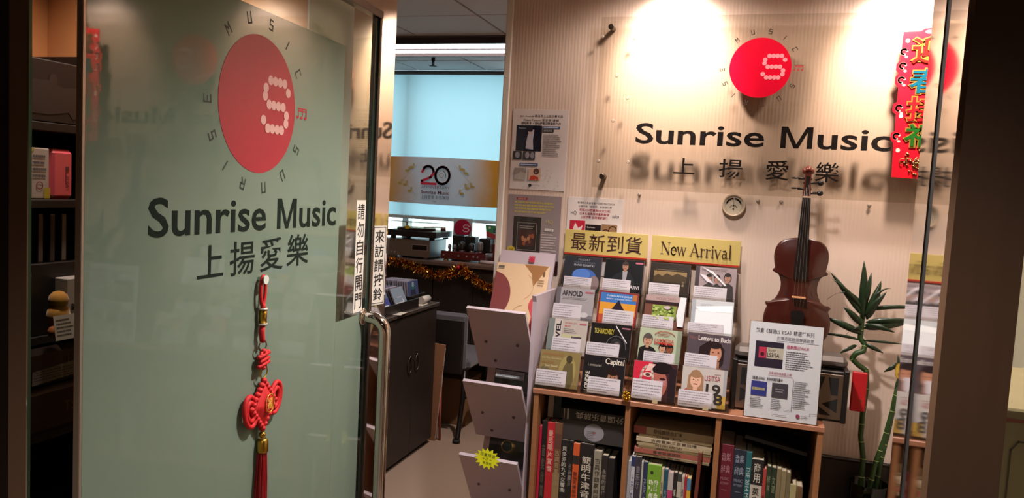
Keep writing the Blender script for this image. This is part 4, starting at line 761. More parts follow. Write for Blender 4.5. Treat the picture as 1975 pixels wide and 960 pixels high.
for a in range(len(L_)-1):
    for i in range(n): mb.face([a*n+i, a*n+(i+1) % n, (a+1)*n+(i+1) % n, (a+1)*n+i], a > 0)
mb.face([(len(L_)-1)*n+i for i in range(n)], False)
belly = obj('belly', mb, m_var, vi); obj('back_plate', MB().prism(outl, -.022, -.018), m_var, vi)
for s in (-1, 1):
    fh = [(s*(.036+.008*math.sin(PI*(k/12.)*2-PI/2)*(1 if k > 6 else .8)), .128+.074*(k/12.)) for k in range(13)]
    fh = [(s*.050, .140), (s*.056, .132), (s*.050, .125), (s*.044, .133), (s*.044, .150), (s*.040, .170), (s*.034, .188), (s*.027, .200), (s*.022, .196), (s*.024, .188)]
    obj('sound_hole', MB().tube([(x, y, .0262-abs(x)*.08) for x, y in fh], [.003, .0035, .003, .0025, .003, .0032, .0028, .002, .003, .0025], 6), mat('hole_black', '#160806', .8, var=.05), belly)
obj('fingerboard', MB().prism([(-.0212, .222), (.0212, .222), (.0125, .488), (-.0125, .488)], .034, .0415), m_ebony, vi)
obj('neck', MB().tube([(0, .352, .018), (0, .40, .025), (0, .49, .028)], [.016, .0125, .0115], 12), m_maple, vi)
pb = obj('pegbox', MB().prism([(-.012, .484), (.012, .484), (.0095, .565), (-.0095, .565)], .012, .036), m_maple, vi)
obj('nut', BX(-.0125, .0125, .486, .491, .034, .044), mat('bone', '#c4a890', .4, var=.03), vi)
obj('pegbox_slot', BX(-.006, .006, .494, .556, .036, .0368), m_ebony, pb)
mb = MB()
for k in range(22): pass
sp = [(0, .572+.012*math.sin(a)*(1-.028*i), .020+.016*(1-.034*i)*math.cos(a)) for i, a in enumerate([.35*q for q in range(24)])]
mb.tube(sp, [.0105-.00022*i for i in range(24)], 8); mb.tube([(-.018, .574, .020), (-.013, .574, .020), (.013, .574, .020), (.018, .574, .020)], [.006, .0105, .0105, .006], 12)
obj('scroll', mb, mat('scroll_wood', '#6e2a1c', .35, var=.15, coat=.4), vi, label='carved scroll')
for s, y in ((-1, .548), (1, .535), (-1, .515), (1, .502)):
    yy = y; mb = MB().tube([(-s*.013, yy, .026), (s*.030, yy+.001, .026)], [.003, .0042], 8)
    mb.ball((s*.040, yy+.0015, .026), .0105, 10, (1, .9, .45) if s > 0 else (1, .35, .9)); obj('peg', mb, m_ebony, vi)
mb = MB().prism([(-.020, .160), (.020, .160), (.0215, .166), (.016, .170), (-.016, .170), (-.0215, .166)], .0, .0)
br = MB(); br.add([(-.021, .160, .029), (.021, .160, .029), (.020, .160, .060), (-.020, .160, .055), (-.021, .165, .029), (.021, .165, .029), (.020, .1625, .060), (-.020, .1625, .055)], [(0, 1, 2, 3), (4, 5, 6, 7), (0, 1, 5, 4), (1, 2, 6, 5), (2, 3, 7, 6), (3, 0, 4, 7)])
obj('bridge', br, mat('bridge_maple', '#c08a62', .45, var=.08), vi)
obj('tailpiece', MB().prism([(-.010, .014), (.010, .014), (.021, .112), (.015, .119), (-.015, .119), (-.021, .112)], .040, .047), m_ebony, vi)
obj('chin_rest', MB().ball((-.045, .03, .036), .03, 14, (1.1, .8, .25)), m_ebony, vi)
for k in range(4): x = -.0165+.011*k; obj('string', MB().tube([(x*.7, .116, .047), (x, .1612, .0575+.001*k), (x*.5, .488, .0445), (x*.4, .52+.01*k, .034)], .00045, 5), mat('string_steel', '#b0a8a0', .3, 1., var=.03), vi)
mb = MB()
obj('end_button', MB().tube([(0, -.006, -.002), (0, .004, -.002)], .005, 10), m_ebony, vi)

# ------------------------------------------------------------------ lucky bamboo beside the bookcase
m_stem = mat('bamboo_stem', '#2a441b', .45, var=.3, scale=25); m_node = mat('bamboo_node', '#8a9a5a', .5, var=.1); m_leaf = mat('bamboo_leaf', '#1c3018', .38, var=.35, scale=30, coat=.2)
def stalk(label, pts, r):
    t = thing('bamboo_stalk', label, 'bamboo', pts[0], group='lucky bamboo stalks'); B = Vector(pts[0])
    P_ = [Vector(q)-B for q in pts]; fine = []
    for i in range(len(P_)-1):
        for k in range(4): fine.append(P_[i].lerp(P_[i+1], k/4.))
    fine.append(P_[-1]); obj('stem', MB().tube(fine, r, 10), m_stem, t)
    L = 0; nxt = .05
    for a, b in zip(fine, fine[1:]):
        L += (b-a).length
        if L > nxt: nxt += .062; obj('node_ring', MB().tube([b-(b-a).normalized()*.0012, b+(b-a).normalized()*.0012], r*1.14, 10), m_node, t)
    return t
def leaf(t, base, d, length, wd, droop, name='leaf'):
    d = Vector(d).normalized(); side = d.cross(Vector((.05, 1, .15))).normalized(); pts = []; N = 9; B = t.location; nn = side.cross(d)
    vs = []; fs = []
    for k in range(N+1):
        u = k/N; c = Vector(base)+d*length*u+Vector((0, -.012*math.sin(u*PI), -droop*length*u*u)); w_ = wd*(math.sin(PI*min(1, u**.7*.98+.02)))**.8*.5+.0006
        for q, off in ((-1, .003), (0, 0), (1, .003)): vs.append(tuple(c+side*q*w_+nn*off*(w_/.01)-B))
    for k in range(N):
        for q in (0, 1): fs.append((k*3+q, k*3+q+1, (k+1)*3+q+1, (k+1)*3+q))
    mb = MB(); mb.add(vs, fs, True); o = obj(name, mb, m_leaf, t); m_ = o.modifiers.new('thickness', 'SOLIDIFY'); m_.thickness = .0006; return o
VY = 2.715
s1 = stalk('curled lucky bamboo stalk with a leafy head, beside the violin', [(.395, VY, .47), (.392, VY, .60), (.392, VY, .724), (.378, VY, .80), (.378, VY, .88), (.382, VY, .96), (.377, VY, 1.02), (.352, VY-.004, 1.035), (.330, VY-.006, 1.055), (.340, VY-.012, 1.075), (.362, VY-.010, 1.085), (.366, VY-.004, 1.105), (.350, VY, 1.125), (.350, VY, 1.18), (.352, VY, 1.215)], .0088)
H = Vector((.351, VY, 1.17))
for dx, dz, d, L, w_, dr in ((0, .02, (-.06, 0, 1), .165, .034, 0), (.012, .02, (.25, .0, 1), .115, .036, 0), (.0, .03, (-.72, .1, .95), .155, .024, .05), (.0, .05, (-.6, -.1, .72), .14, .016, .18), (.012, .05, (.9, 0, .36), .155, .018, .28), (.01, .01, (1, -.05, .28), .125, .024, .12), (.006, -.01, (1, .05, .26), .125, .030, .02), (.0, -.03, (-1, 0, .50), .115, .028, .10), (-.004, -.05, (-1, 0, .25), .12, .012, .18), (.006, -.05, (1, 0, .1), .105, .010, .1), (-.004, -.02, (-.3, 0, .3), .05, .034, 1.0), (.002, .05, (.35, 0, .8), .16, .010, .5), (0, .06, (-.7, 0, 1), .17, .010, .75), (-.01, -.07, (-.5, -.2, -.1), .05, .018, .3), (.01, -.06, (.8, 0, -.25), .055, .016, .1), (.004, .03, (.5, -.2, .9), .10, .026, .1), (-.004, .0, (-.55, -.2, .7), .085, .026, .2), (.0, .06, (.1, -.1, 1), .10, .022, .0), (.006, .0, (.7, -.2, .1), .08, .022, .25)):
    leaf(s1, (H.x+dx, H.y-.010, H.z+dz), d, L*1.16, w_*.80, dr)
s2 = stalk('left stalk of the leaning pair of lucky bamboo', [(.398, VY-.025, .47), (.412, VY-.02, .60), (.428, VY-.02, .729), (.446, VY-.02, .802), (.462, VY-.02, .900), (.466, VY-.02, .945), (.474, VY-.016, .975), (.486, VY-.012, .99), (.498, VY-.008, .985)], .0076)
leaf(s2, (.466, VY-.025, 1.06), (-.7, 0, -.5), .05, .014, .1); leaf(s2, (.48, VY-.02, .99), (-.2, 0, 1), .09, .016, -.1)
s3 = stalk('right stalk of the leaning pair of lucky bamboo', [(.425, VY+.02, .47), (.438, VY+.02, .60), (.451, VY+.02, .733), (.463, VY+.02, .82), (.471, VY+.02, .90), (.478, VY+.02, .985), (.490, VY+.02, 1.03), (.500, VY+.02, 1.08)], .0076)
t = thing('red_packet', 'red paper packet tied to the curled bamboo stalk', 'red packet', (.3575, VY-.020, .884), FACE); obj('packet', BX(-.0235, .0235, 0, .132, -.008, .002, .004), mat('red_paper', '#b8141c', .5, var=.08), t); obj('seal', MB().lathe([(.0035, .0018), (.0035, .0028)], 10, Matrix.Translation((.008, .038, 0))), m_gold, t)
t = thing('yellow_tag', 'yellow oval tag hanging on the leaning bamboo pair', 'tag', (.4665, VY-.040, 1.012), FACE)
obj('card', MB().prism([(.012*math.cos(2*PI*k/20), .026+.026*math.sin(2*PI*k/20)) for k in range(20)], -.001, 0), pm('#c9a83a'), t); p = Print(.0002); p.arc(0, .026, .011, 0, 360, .0014, '#a0562a', ry=.025, n=24); p.text('吉', -.004, .010, .004, .019, '#8a4a28'); p.build('print', t)
# glass vase on a dark stand
t = thing('glass_vase', 'green tinted glass vase holding the lucky bamboo', 'vase', (.415, VY, .452)); obj('vessel', MB().lathe([(.03, 0), (.055, .003), (.058, .02), (.055, .10), (.060, .195), (.057, .195), (.052, .10), (.054, .02), (.02, .008)], 28), glassy('green_glass', '#7f9a78'), t)
t = thing('plant_stand', 'dark wooden stand under the bamboo vase beside the bookcase', 'stand', (.42, 2.64, 0)); m_dw = mat('dark_wood', '#241914', .45, var=.2, scale=15, stretch=(1, 1, 8))
obj('top', BX(-.15, .30, -.09, .157, .43, .452, .002), m_dw, t)
for sx, sy in ((-.135, -.075), (.285, -.075), (-.135, .10), (.285, .10)): obj('leg', BX(sx-.015, sx+.015, sy-.015, sy+.015, 0, .43, .001), m_dw, t)
t = thing('dark_side_board', 'dark board panel standing on the stand behind the bamboo', 'board', (.45, 2.786, .4522)); obj('panel', BX(-.18, .27, -.004, .010, 0, .235, .002), m_dw, t); obj('cap_rail', BX(-.18, .27, -.008, .012, .235, .243, .002), m_dw, t)
for q in list(bpy.data.objects):
    if q.parent is None and q.name.split('.')[0] in ('bamboo_stalk', 'red_packet', 'yellow_tag', 'glass_vase'): q.location.x += .009
# ================================================================== white zigzag display stand
m_lam = mat('white_laminate', '#b5a8b0', .42, var=.03, scale=8); m_scr = mat('screw_cap', '#5a4650', .5, var=.05)
RX0, RX1 = -.925, -.708
zs = thing('zigzag_stand', 'white laminate zigzag display stand left of the bookcase', 'display stand', ((RX0+RX1)/2, 2.60, 0), (0, 0, R(-2)))
hw = (RX1-RX0)/2
def slab(name, y0, z0, y1, z1, th_, parent=zs, w0=-hw, w1=hw):
    """a board running across x between two profile points"""
    d = Vector((0, y1-y0, z1-z0)); L = d.length; n_ = Vector((0, -d.z, d.y)).normalized()*th_
    a, b = Vector((0, y0-2.60, z0)), Vector((0, y1-2.60, z1))
    q = [a, b, b+n_, a+n_]; mb = MB(); mb.add([(w0, v.y, v.z) for v in q]+[(w1, v.y, v.z) for v in q], [(0, 1, 2, 3), (7, 6, 5, 4), (0, 4, 5, 1), (1, 5, 6, 2), (2, 6, 7, 3), (3, 7, 4, 0)])
    return obj(name, mb, m_lam, parent)
TOPS = [1.140, .882, .618, .354]
for i, zt in enumerate(TOPS):
    f_ = slab('front_board', 2.605, zt-.235, 2.452, zt, .012)
    bz = 1.318 if i == 0 else zt+.055
    by = 2.765 if i == 0 else 2.705
    slab('back_board', 2.618, zt-.245, by, bz, -.012)
    mb = MB()
    for sx, u in ((-.55, .46), (.55, .46), (-.35, .14), (.92, .14)):
        y_, z_ = 2.605+(2.452-2.605)*u-2.60, zt-.235+.235*u; mb.tube([(sx*hw, y_-.013, z_-.0085), (sx*hw, y_-.006, z_-.004)], .0055, 10)
    obj('screw_cap', mb, m_scr, f_)
obj('side_panel', MB().prism([(-.085, 0), (-.085, 1.168), (-.095, 1.19), (.16, 1.19), (.165, 0)], 0, .015, Matrix.Translation((hw, 0, 0)) @ Matrix(((0, 0, 1, 0), (1, 0, 0, 0), (0, 1, 0, 0), (0, 0, 0, 1)))), m_lam, zs)
obj('base', BX(-hw, hw, -.14, .165, 0, .018, .001), m_lam, zs)
p = Print(0); p.text('福', -.013, 0, .013, .024, '#b01a3c', .05); tag(p.build('fortune_sticker', None, (-.79, 2.7405, 1.282), (PI/2-R(19), 0, R(-2))), 'small red fortune character stuck on the top board of the white stand', 'sticker')
# magazine in the top pocket
t = thing('magazine', 'cream magazine with maroon and red circles in the top pocket of the white stand', 'magazine', (-.8165, 2.628, 1.005), (PI/2-R(19.5), 0, R(-2)))
obj('pages', BX(-.104, .104, 0, .285, -.006, 0, .0006), pm('#c4b49a'), t)
p = Print(.0004); p.d = .0003; A = (-.105, .105); p.rect(-.104, 0, .104, .285, '#d6b894')
p.poly([(-.105, .070)]+[(-.105+.072*math.cos(R(a)), .158+.090*math.sin(R(a))) for a in range(-75, 86, 8)]+[(-.105, .25)], '#7a3a3a')
p.poly([(.005, .284)]+[(.100, .284), (.052, .205)]+[(.050-.045*math.sin(R(a))*.3, .205+.0009*a*.85) for a in range(0, 80, 20)], '#96683a')
p.poly([(.055, .0), (.060, .09)]+[(.105-.062*math.cos(R(a)), .125+.062*math.sin(R(a))) for a in range(0, 91, 10)]+[(.104, .0)], '#c04a4c')
p.arc(0, .20, .052, -60, 60, .0012, '#b8946c'); p.arc(.03, .08, .05, 100, 190, .0012, '#b8946c'); p.arc(-.02, .03, .07, 0, 70, .0012, '#b8946c')
p.text('靚聲', -.096, .030, -.040, .056, '#6a4a24', .0); p.rect(-.097, .262, -.072, .275, '#b8a88c'); p.lines(-.096, .263, -.073, .274, 1, '#4a4038', 0, .8); p.text('I', .083, .244, .090, .262, '#6a4a30', .02); p.lines(.066, .205, .094, .232, 3, '#8a6a4a', .3)
p.build('front_cover', t)
def stand_disc(label, x, y, z, tilt, fn, card, n=1):
    t = thing('music_disc', label, 'music disc', (x, y, z), (PI/2-tilt, 0, R(-2))); obj('case', BX(-.071, .071, 0, .125, -.010, 0, .0008), m_jewel, t)
    p = Print(.0003); p.d = .12; fn(p); p.mb.v = [((a-71)*.001, b*.001, .0003+(c-.0003)*.001) for a, b, c in p.mb.v]; p.build('cover', t, gloss=True)
    if card: q = Print(.004); q.rect(-.067, .056, .046, .086, '#a8b0b4'); q.lines(-.062, .058, .042, .083, 4, '#4e5258', .4); q.build('caption_card', t)
    return t
def c_dark(p): p.rect(0, 0, 142, 125, '#221e20'); p.lines(10, 112, 120, 118, 1, '#6a6468'); p.rect(20, 94, 38, 103, '#b9b82c'); p.rect(60, 20, 130, 108, '#2c2628')
def c_eclipse(p): p.rect(0, 0, 142, 125, '#1a1412'); p.ell(84, 72, 34, 30, '#2c2014'); p.ell(76, 72, 26, 24, '#5a4420'); p.arc(70, 72, 22, 0, 360, 3, '#96703a', ry=20, n=24); p.ell(70, 72, 19, 17.5, '#0e0b0b', 24); p.text('SOL ET LUNA', 54, 104, 98, 112, '#8a7f74')
for k in range(3):
    stand_disc(('black disc with a yellow price dot in the middle pocket of the white stand', 'black disc second in the middle pocket of the white stand', 'black disc at the back of the middle pocket of the white stand')[k], -.806, 2.616+.013*k, .800+.004*k, R(18), c_dark, k == 0)
for k in range(4):
    stand_disc(('dark disc with a glowing eclipse in the lower pocket of the white stand', 'dark disc second in the lower pocket of the white stand', 'dark disc third in the lower pocket of the white stand', 'dark disc at the back of the lower pocket of the white stand')[k], -.810+.003*k, 2.604+.0125*k, .535+.004*k, R(18), c_eclipse if k == 0 else c_dark, False)
t = thing('starburst_tag', 'bright yellow starburst price tag on the lower pocket of the white stand', 'price tag', (-.822, 2.438, .616), (R(90-12), R(4), R(-4)))
pts = []
for k in range(30): a = 2*PI*k/30; r_ = 1. if k % 2 == 0 else .70; pts.append((.050*r_*math.cos(a), .036*r_*math.sin(a)))
obj('card', MB().prism(pts, -.0008, 0), mat('neon_yellow', '#cdd012', .6, var=.03), t); p = Print(.0003); p.text('限量精選', -.028, .006, .028, .018, '#5a6a14'); p.text('→ LP ←', -.018, -.006, .018, .003, '#5a6a14'); p.text('有現貨', -.014, -.02, .02, -.010, '#5a6a14'); p.build('handwriting', t)

# ================================================================== dark counter with disc trays
m_wenge = mat('wenge', '#241c19', .42, var=.2, scale=10, stretch=(1, 1, 10), bump=.1, bscale=80)
m_cdark = mat('counter_top', '#3a302b', .30, var=.1, scale=20)
ct = thing('low_cabinet', 'dark wood cabinet with twin doors left of the aisle', 'cabinet', (-2.02, 3.30, 0))
obj('body', BX(-.33, .235, -.75, .862, .02, .835, .002), m_wenge, ct)
obj('worktop', BX(-.34, .262, -.76, .876, .835, .857, .003), m_cdark, ct)
obj('plinth', BX(-.32, .225, -.74, .855, 0, .02), m_dark, ct)
for a, b, right in ((-.74, -.504, 0), (-.50, .024, 1), (.028, .548, 0), (.552, .858, 1)):
    d_ = obj('door', BX(.236, .252, a, b, .03, .828, .002), m_wenge, ct); hy = a+.045 if right else b-.045
    obj('ring_handle', MB().tube([(.257, hy+.024*math.cos(2*PI*k/20), .545+.045*math.sin(2*PI*k/20)) for k in range(20)], .0035, 7, closed=True).tube([(.252, hy, .59), (.262, hy, .59)], .008, 10), mat('aged_silver', '#5a554e', .3, 1., var=.05), d_)
# discs standing in trays, faces towards the aisle
trayM = mat('tray_black', '#15110f', .4, var=.06)
def tray(label, x, y0, y1, depth):
    t = thing('disc_tray', label, 'tray', (x, (y0+y1)/2, .857)); h = (y1-y0)/2
    obj('floor', BX(-depth, .006, -h, h, 0, .004), trayM, t); obj('front_lip', BX(.002, .008, -h, h, .0, .052, .001), trayM, t); obj('back_lip', BX(-depth, -depth+.005, -h, h, .004, .05), trayM, t)
    for s in (-1, 1): obj('side_wall', BX(-depth, .006, s*h-.003, s*h+.003, .004, .05), trayM, t)
    return t
tray('black disc tray along the front edge of the dark cabinet', -1.792, 3.315, 3.93, .17)
tray('black disc tray at the far end of the dark cabinet', -1.860, 3.945, 4.165, .26)
tray('black disc tray in the rear row on the dark cabinet', -1.985, 3.50, 3.93, .22)
TINTS = ['#3c4870', '#55506a', '#6a6a7c', '#4a5a78', '#7a7484', '#5c4a58', '#6a7a8c', '#38364a', '#8a8494', '#504a66']
def tray_disc(x, y, z, lean, col, label, front=None):
    t = thing('music_disc', label, 'music disc', (x, y, z), (PI/2-lean, 0, PI/2), 'discs in the counter trays')
    obj('case', BX(-.071, .071, 0, .125, -.010, -.001, .0008), mat('tray_case', '#8a8898', .15, var=.08, coat=.4), t)
    p = Print(-.0006); p.rect(-.070, .001, .070, .124, col)
    if front == 'white': p.text('TASHKENT', -.03, .066, .03, .074, '#b0aac0'); p.poly([(.005, 0), (.030, .06), (.062, 0)], '#b8b4c8'); p.rect(-.06, .004, .035, .040, '#c4c2c8'); p.lines(-.056, .006, .032, .037, 5, '#55535c', .4)
    elif front == 'blue': p.rect(-.07, .03, .07, .08, '#2c3c7c'); p.rect(-.05, .004, .05, .042, '#c4c2c8'); p.lines(-.046, .006, .046, .039, 5, '#55535c', .4)
    elif front == 'teal': p.poly([(-.05, .0), (-.02, .09), (.02, .09), (.05, 0)], '#2c2c44'); p.ell(0, .09, .03, .02, '#2c5a5e', 16); p.text('8', -.012, .088, .012, .116, '#b0bcc4', .0); p.rect(-.07, 0, .07, .03, '#3c3468')
    elif front == 'pale': p.rect(-.06, .07, .06, .11, '#b8b4bc'); p.lines(-.05, .075, .05, .105, 4, '#6a6670', .4)
    p.build('cover', t, gloss=True)
for c_, (yc, nm) in enumerate(((3.40, 'pale'), (3.575, 'blue'), (3.775, 'white'))):
    for k in range(7): tray_disc(-1.800-.0185*k, yc+random.uniform(-.003, .003), .8662, R(26), TINTS[(3*c_+k) % 10], ('front disc with a %s cover in the front tray of the dark cabinet' % nm) if k == 0 else 'disc standing behind others in the front tray of the dark cabinet', nm if k == 0 else None)
for c_, (xc, yc, nm, tr) in enumerate(((-1.996, 3.60, 'grey', 'rear'), (-1.996, 3.80, 'mauve', 'rear'), (-1.871, 4.055, 'teal', 'far end'))):
    for k in range(12): tray_disc(xc-.0145*k, yc+random.uniform(-.003, .003), .8636, R(8), TINTS[(5*c_+2*k) % 10], ('front disc with a %s cover in the %s tray of the dark cabinet' % (nm, tr)) if k == 0 else 'disc standing behind others in the %s tray of the dark cabinet' % tr, 'teal' if (c_ == 2 and k == 0) else None)
for y, x, lb in ((3.66, -1.765, 'nearer'), (4.02, -1.80, 'farther')): tag(obj('index_card', BX(-.035, .03, -.055, .055, 0, .0012), pm('#b0aaa0'), None, (x-.012, y, .8572), (0, 0, .1)), 'white card lying flat on the cabinet edge, %s of two' % lb, 'card')
tag(obj('paper_roll', MB().tube([(0, -.05, .0225), (0, .05, .0225)], .022, 16), pm('#a8a29c'), None, (-1.812, 4.07, .857)), 'white rolled card lying before the far disc tray', 'paper roll')
t = thing('hanging_price_tag', 'pink price tag on a white wire loop over the disc trays', 'price tag', (-1.974, 3.70, .8575)); obj('wire_loop', MB().tube([(0, -.02, 0), (0, -.02, .21), (0, -.012, .236), (0, .006, .246), (0, .024, .236), (0, .030, .21)], .003, 8), m_white, t); obj('tag_card', BX(-.001, .001, .002, .062, .13, .21), pm('#b88a98'), t); p = Print(.0002); p.lines(-.025, .005, .025, .07, 6, '#7a4a5c', .3); p.build('tag_print', t, (.001, .032, .133), (PI/2, 0, PI/2))

# ------------------------------------------------------------------ flat panels leaning behind the cabinet end, chair and carton
def lean_panel(label, y, z1, x0, x1, col, ry, cat='board'):
    t = thing('flat_board', label, cat, ((x0+x1)/2, y, .004), (R(-1.2), ry, 0)); w_ = (x1-x0)/2
    obj('sheet', BX(-w_, w_, 0, .007, 0, z1, .001), pm(col), t); obj('edge_tape', BX(w_-.0005, w_+.0016, -.0004, .0074, .02, z1-.02), pm('#b8a8a0'), t)
    return t
lean_panel('tall brown board leaning at the far end of the dark cabinet', 4.190, .60, -2.03, -1.755, '#8a6248', .06)
lean_panel('shorter grey board leaning at the far end of the dark cabinet', 4.215, .42, -2.02, -1.755, '#6a6058', .04)
tag(obj('poster_tube', MB().tube([(0, 0, 0), (-.012, 0, .46)], .008, 10), pm('#a85a52'), None, (-1.735, 4.215, .0)), 'thin red and white tube standing beside the leaning boards', 'tube')
m_fab = mat('grey_upholstery', '#4a4852', .9, var=.15, scale=300, bump=.5, bscale=900, sheen=.3); m_shell = mat('chair_shell', '#15110f', .5, var=.08); m_leg = mat('chair_leg', '#1b1716', .35, .5, var=.08)
ch = thing('visitor_chair', 'grey upholstered chair with a black back shell facing the window', 'chair', (-1.865, 4.565, 0))
obj('seat', BX(-.235, .245, -.20, .245, .41, .485, .022), m_fab, ch)
obj('backrest', BX(-.225, .235, -.262, -.215, .42, .775, .018), m_fab, ch)
obj('back_shell', BX(-.215, .225, -.278, -.258, .40, .740, .008), m_shell, ch)
for s in (-1, 1):
    x = s*.225+.005
    obj('leg', MB().tube([(x, -.235, .42), (x, -.25, .25), (x+s*.01, -.33, .03), (x+s*.01, -.35, .012)], .015, 10), m_leg, ch)
    obj('leg', MB().tube([(x, .18, .41), (x, .20, .22), (x+s*.01, .27, .012)], .015, 10), m_leg, ch)
    obj('side_rail', MB().tube([(x, -.25, .25), (x, .20, .22)], .012, 8), m_leg, ch)
    for q in (-.35, .27): obj('glide', MB().tube([(x+s*.01, q, 0), (x+s*.01, q, .022)], .023, 12), mat('glide_rubber', '#0e0c0b', .7, var=.05), ch)
t = thing('carton', 'brown cardboard carton under the grey chair', 'box', (-1.79, 4.66, 0)); m_card = mat('cardboard', '#7a5a3c', .85, var=.12, scale=20)
obj('box_body', BX(-.14, .10, -.12, .14, .001, .30, .003), m_card, t); obj('lid_flap', BX(-.142, .102, -.122, .0, .300, .304), m_card, t); obj('lid_flap', BX(-.142, .102, .001, .142, .300, .304), m_card, t)

# ================================================================== window ledge cabinets
LF = 4.84
for k in range(4):
    x0 = -3.30+.60*k; x1 = x0+.597
    t = thing('ledge_cabinet', ('dark ledge cabinet under the window, behind the near counter', 'dark ledge cabinet below the turntable', 'dark ledge cabinet below the tube amplifier', 'dark ledge cabinet behind the white stand')[k], 'cabinet', ((x0+x1)/2, LF+.2, 0), group='cabinets under the window')
    obj('body', BX(-.298, .298, -.18, .19, 0, 1.0), m_wenge, t)
    for s in (-1, 1):
        d_ = obj('door', BX(min(s*.002, s*.296), max(s*.002, s*.296), -.197, -.181, .04, .985, .002), m_wenge, t)
        obj('handle', BX(s*.03-.004, s*.03+.004, -.212, -.197, .62, .70, .002), m_chrome, d_)
tag(obj('window_shelf', BX(-3.40, -.96, LF-.03, 5.245, 1.001, 1.027, .003), mat('ledge_board', '#54413a', .35, var=.1), None), 'long brown ledge board under the window carrying the stereo', 'ledge')
tag(obj('front_shelf_plate', BX(-2.09, -1.66, LF-.02, 5.06, 1.0272, 1.036, .001), mat('plate_tan', '#7a5f56', .4, var=.06), None), 'flat tan plate under the tube amplifier', 'plate')
# CD player
t = thing('disc_player', 'silver fronted disc player with a small display under the turntable', 'disc player', (-2.318, 5.0, 1.0272)); Yf = -.10
obj('chassis', BX(-.158, .158, Yf+.008, .20, .012, .135, .003), mat('player_black', '#151214', .35, var=.08), t)
fp = obj('front_panel', BX(-.158, .158, Yf, Yf+.008, .012, .135, .002), mat('champagne_alu', '#8d807c', .35, .85, var=.05), t)
obj('display_frame', BX(.020, .142, Yf-.002, Yf, .058, .102, .001), mat('bright_alu', '#b8aeb0', .3, .8, var=.03), fp); obj('display', BX(.025, .137, Yf-.003, Yf-.002, .063, .097), mat('display_black', '#0e0b0d', .15, var=.03), fp)
for x in (-.135, -.108): obj('knob', MB().tube([(x, Yf-.010, .036), (x, Yf, .036)], .007, 12), mat('bright_alu'), fp)
for x in (-.12, .12): obj('foot', MB().tube([(x, Yf+.03, 0), (x, Yf+.03, .013)], .016, 12).tube([(x, .16, 0), (x, .16, .013)], .016, 12), mat('bright_alu'), t)
# turntable
t = thing('turntable', 'black turntable with clear dust cover on the disc player', 'turntable', (-2.30, 5.02, 1.1625))
obj('plinth', BX(-.19, .19, -.14, .17, .018, .062, .004), mat('player_black'), t)
for sx in (-.15, .15): obj('foot', MB().lathe([(.018, 0), (.022, .006), (.018, .018)], 14, Matrix.Translation((sx, -.11, 0))), mat('player_black'), t); obj('foot', MB().lathe([(.018, 0), (.022, .006), (.018, .018)], 14, Matrix.Translation((sx, .14, 0))), mat('player_black'), t)
obj('platter', MB().lathe([(.14, .063), (.14, .078), (.12, .080), (.0001, .080)], 32, Matrix.Translation((-.03, .015, 0))), mat('platter_grey', '#2c2a30', .25, .4, var=.05), t)
obj('record_label', MB().lathe([(.045, .0802), (.045, .0808)], 20, Matrix.Translation((-.03, .015, 0))), mat('label_yellow', '#c9a41e', .5, var=.04), t)
obj('tonearm', MB().tube([(.14, .11, .085), (.13, .0, .09), (.06, -.06, .086)], .005, 8).lathe([(.02, .062), (.02, .088)], 14, Matrix.Translation((.14, .11, 0))), m_chrome, t)
dc = BX(-.188, .188, -.138, -.135, .0625, .118).box(-.188, .188, .165, .168, .0625, .118).box(-.188, -.185, -.135, .165, .0625, .118).box(.185, .188, -.135, .165, .0625, .118).box(-.188, .188, -.138, .168, .118, .121)
obj('dust_cover', dc, m_acrylic, t)
p = Print(0); p.ell(0, 0, .022, .013, '#c9a41e', 14); p.build('cover_sticker', t, (-.03, -.1388, .085), FACE, label='yellow sticker')
# tube amplifier
t = thing('tube_amplifier', 'tube amplifier with glowing-red wooden chassis and black transformers', 'amplifier', (-1.895, 4.955, 1.0362)); t['label'] = 'tube amplifier with dark red chassis, valves and black transformers'
obj('chassis', BX(-.165, .165, -.09, .11, .012, .068, .004), mat('rosewood_gloss', '#4a1216', .2, var=.2, scale=14, coat=.5), t)
for x in (-.13, .13): obj('foot', MB().lathe([(.016, 0), (.019, .004), (.015, .012)], 14, Matrix.Translation((x, -.07, 0))), mat('brass_foot', '#a8825a', .3, .9, var=.05), t)
mk = mat('transformer_black', '#121014', .4, var=.06)
for x0, x1, y0, y1, h in ((-.125, -.035, .01, .10, .175), (-.030, .045, .01, .10, .172), (.075, .160, .01, .10, .165)): obj('transformer', BX(x0, x1, y0, y1, .068, h, .006), mk, t)
for x, h, r_, dark in ((-.118, .115, .013, 0), (-.080, .115, .013, 0), (-.025, .138, .026, 1), (.045, .132, .022, 1), (.108, .145, .022, 0)):
    v_ = obj('valve', MB().lathe([(r_*.8, .078), (r_, .09), (r_, h-.012), (r_*.5, h-.002), (.002, h)], 16, Matrix.Translation((x, -.045, 0))), mat('valve_dark', '#1b171a', .12, var=.05, coat=.5) if dark else mat('valve_glass', '#6a6468', .06, .2, var=.05, coat=.5), t)
    obj('socket', MB().lathe([(r_*.7, .068), (r_*.7, .079)], 14, Matrix.Translation((x, -.045, 0))), mat('bright_alu'), v_)
for x in (-.14, -.03, .03, .08, .11): obj('knob', MB().tube([(x, -.097, .04), (x, -.089, .04)], .006, 10), mat('bright_alu'), t)
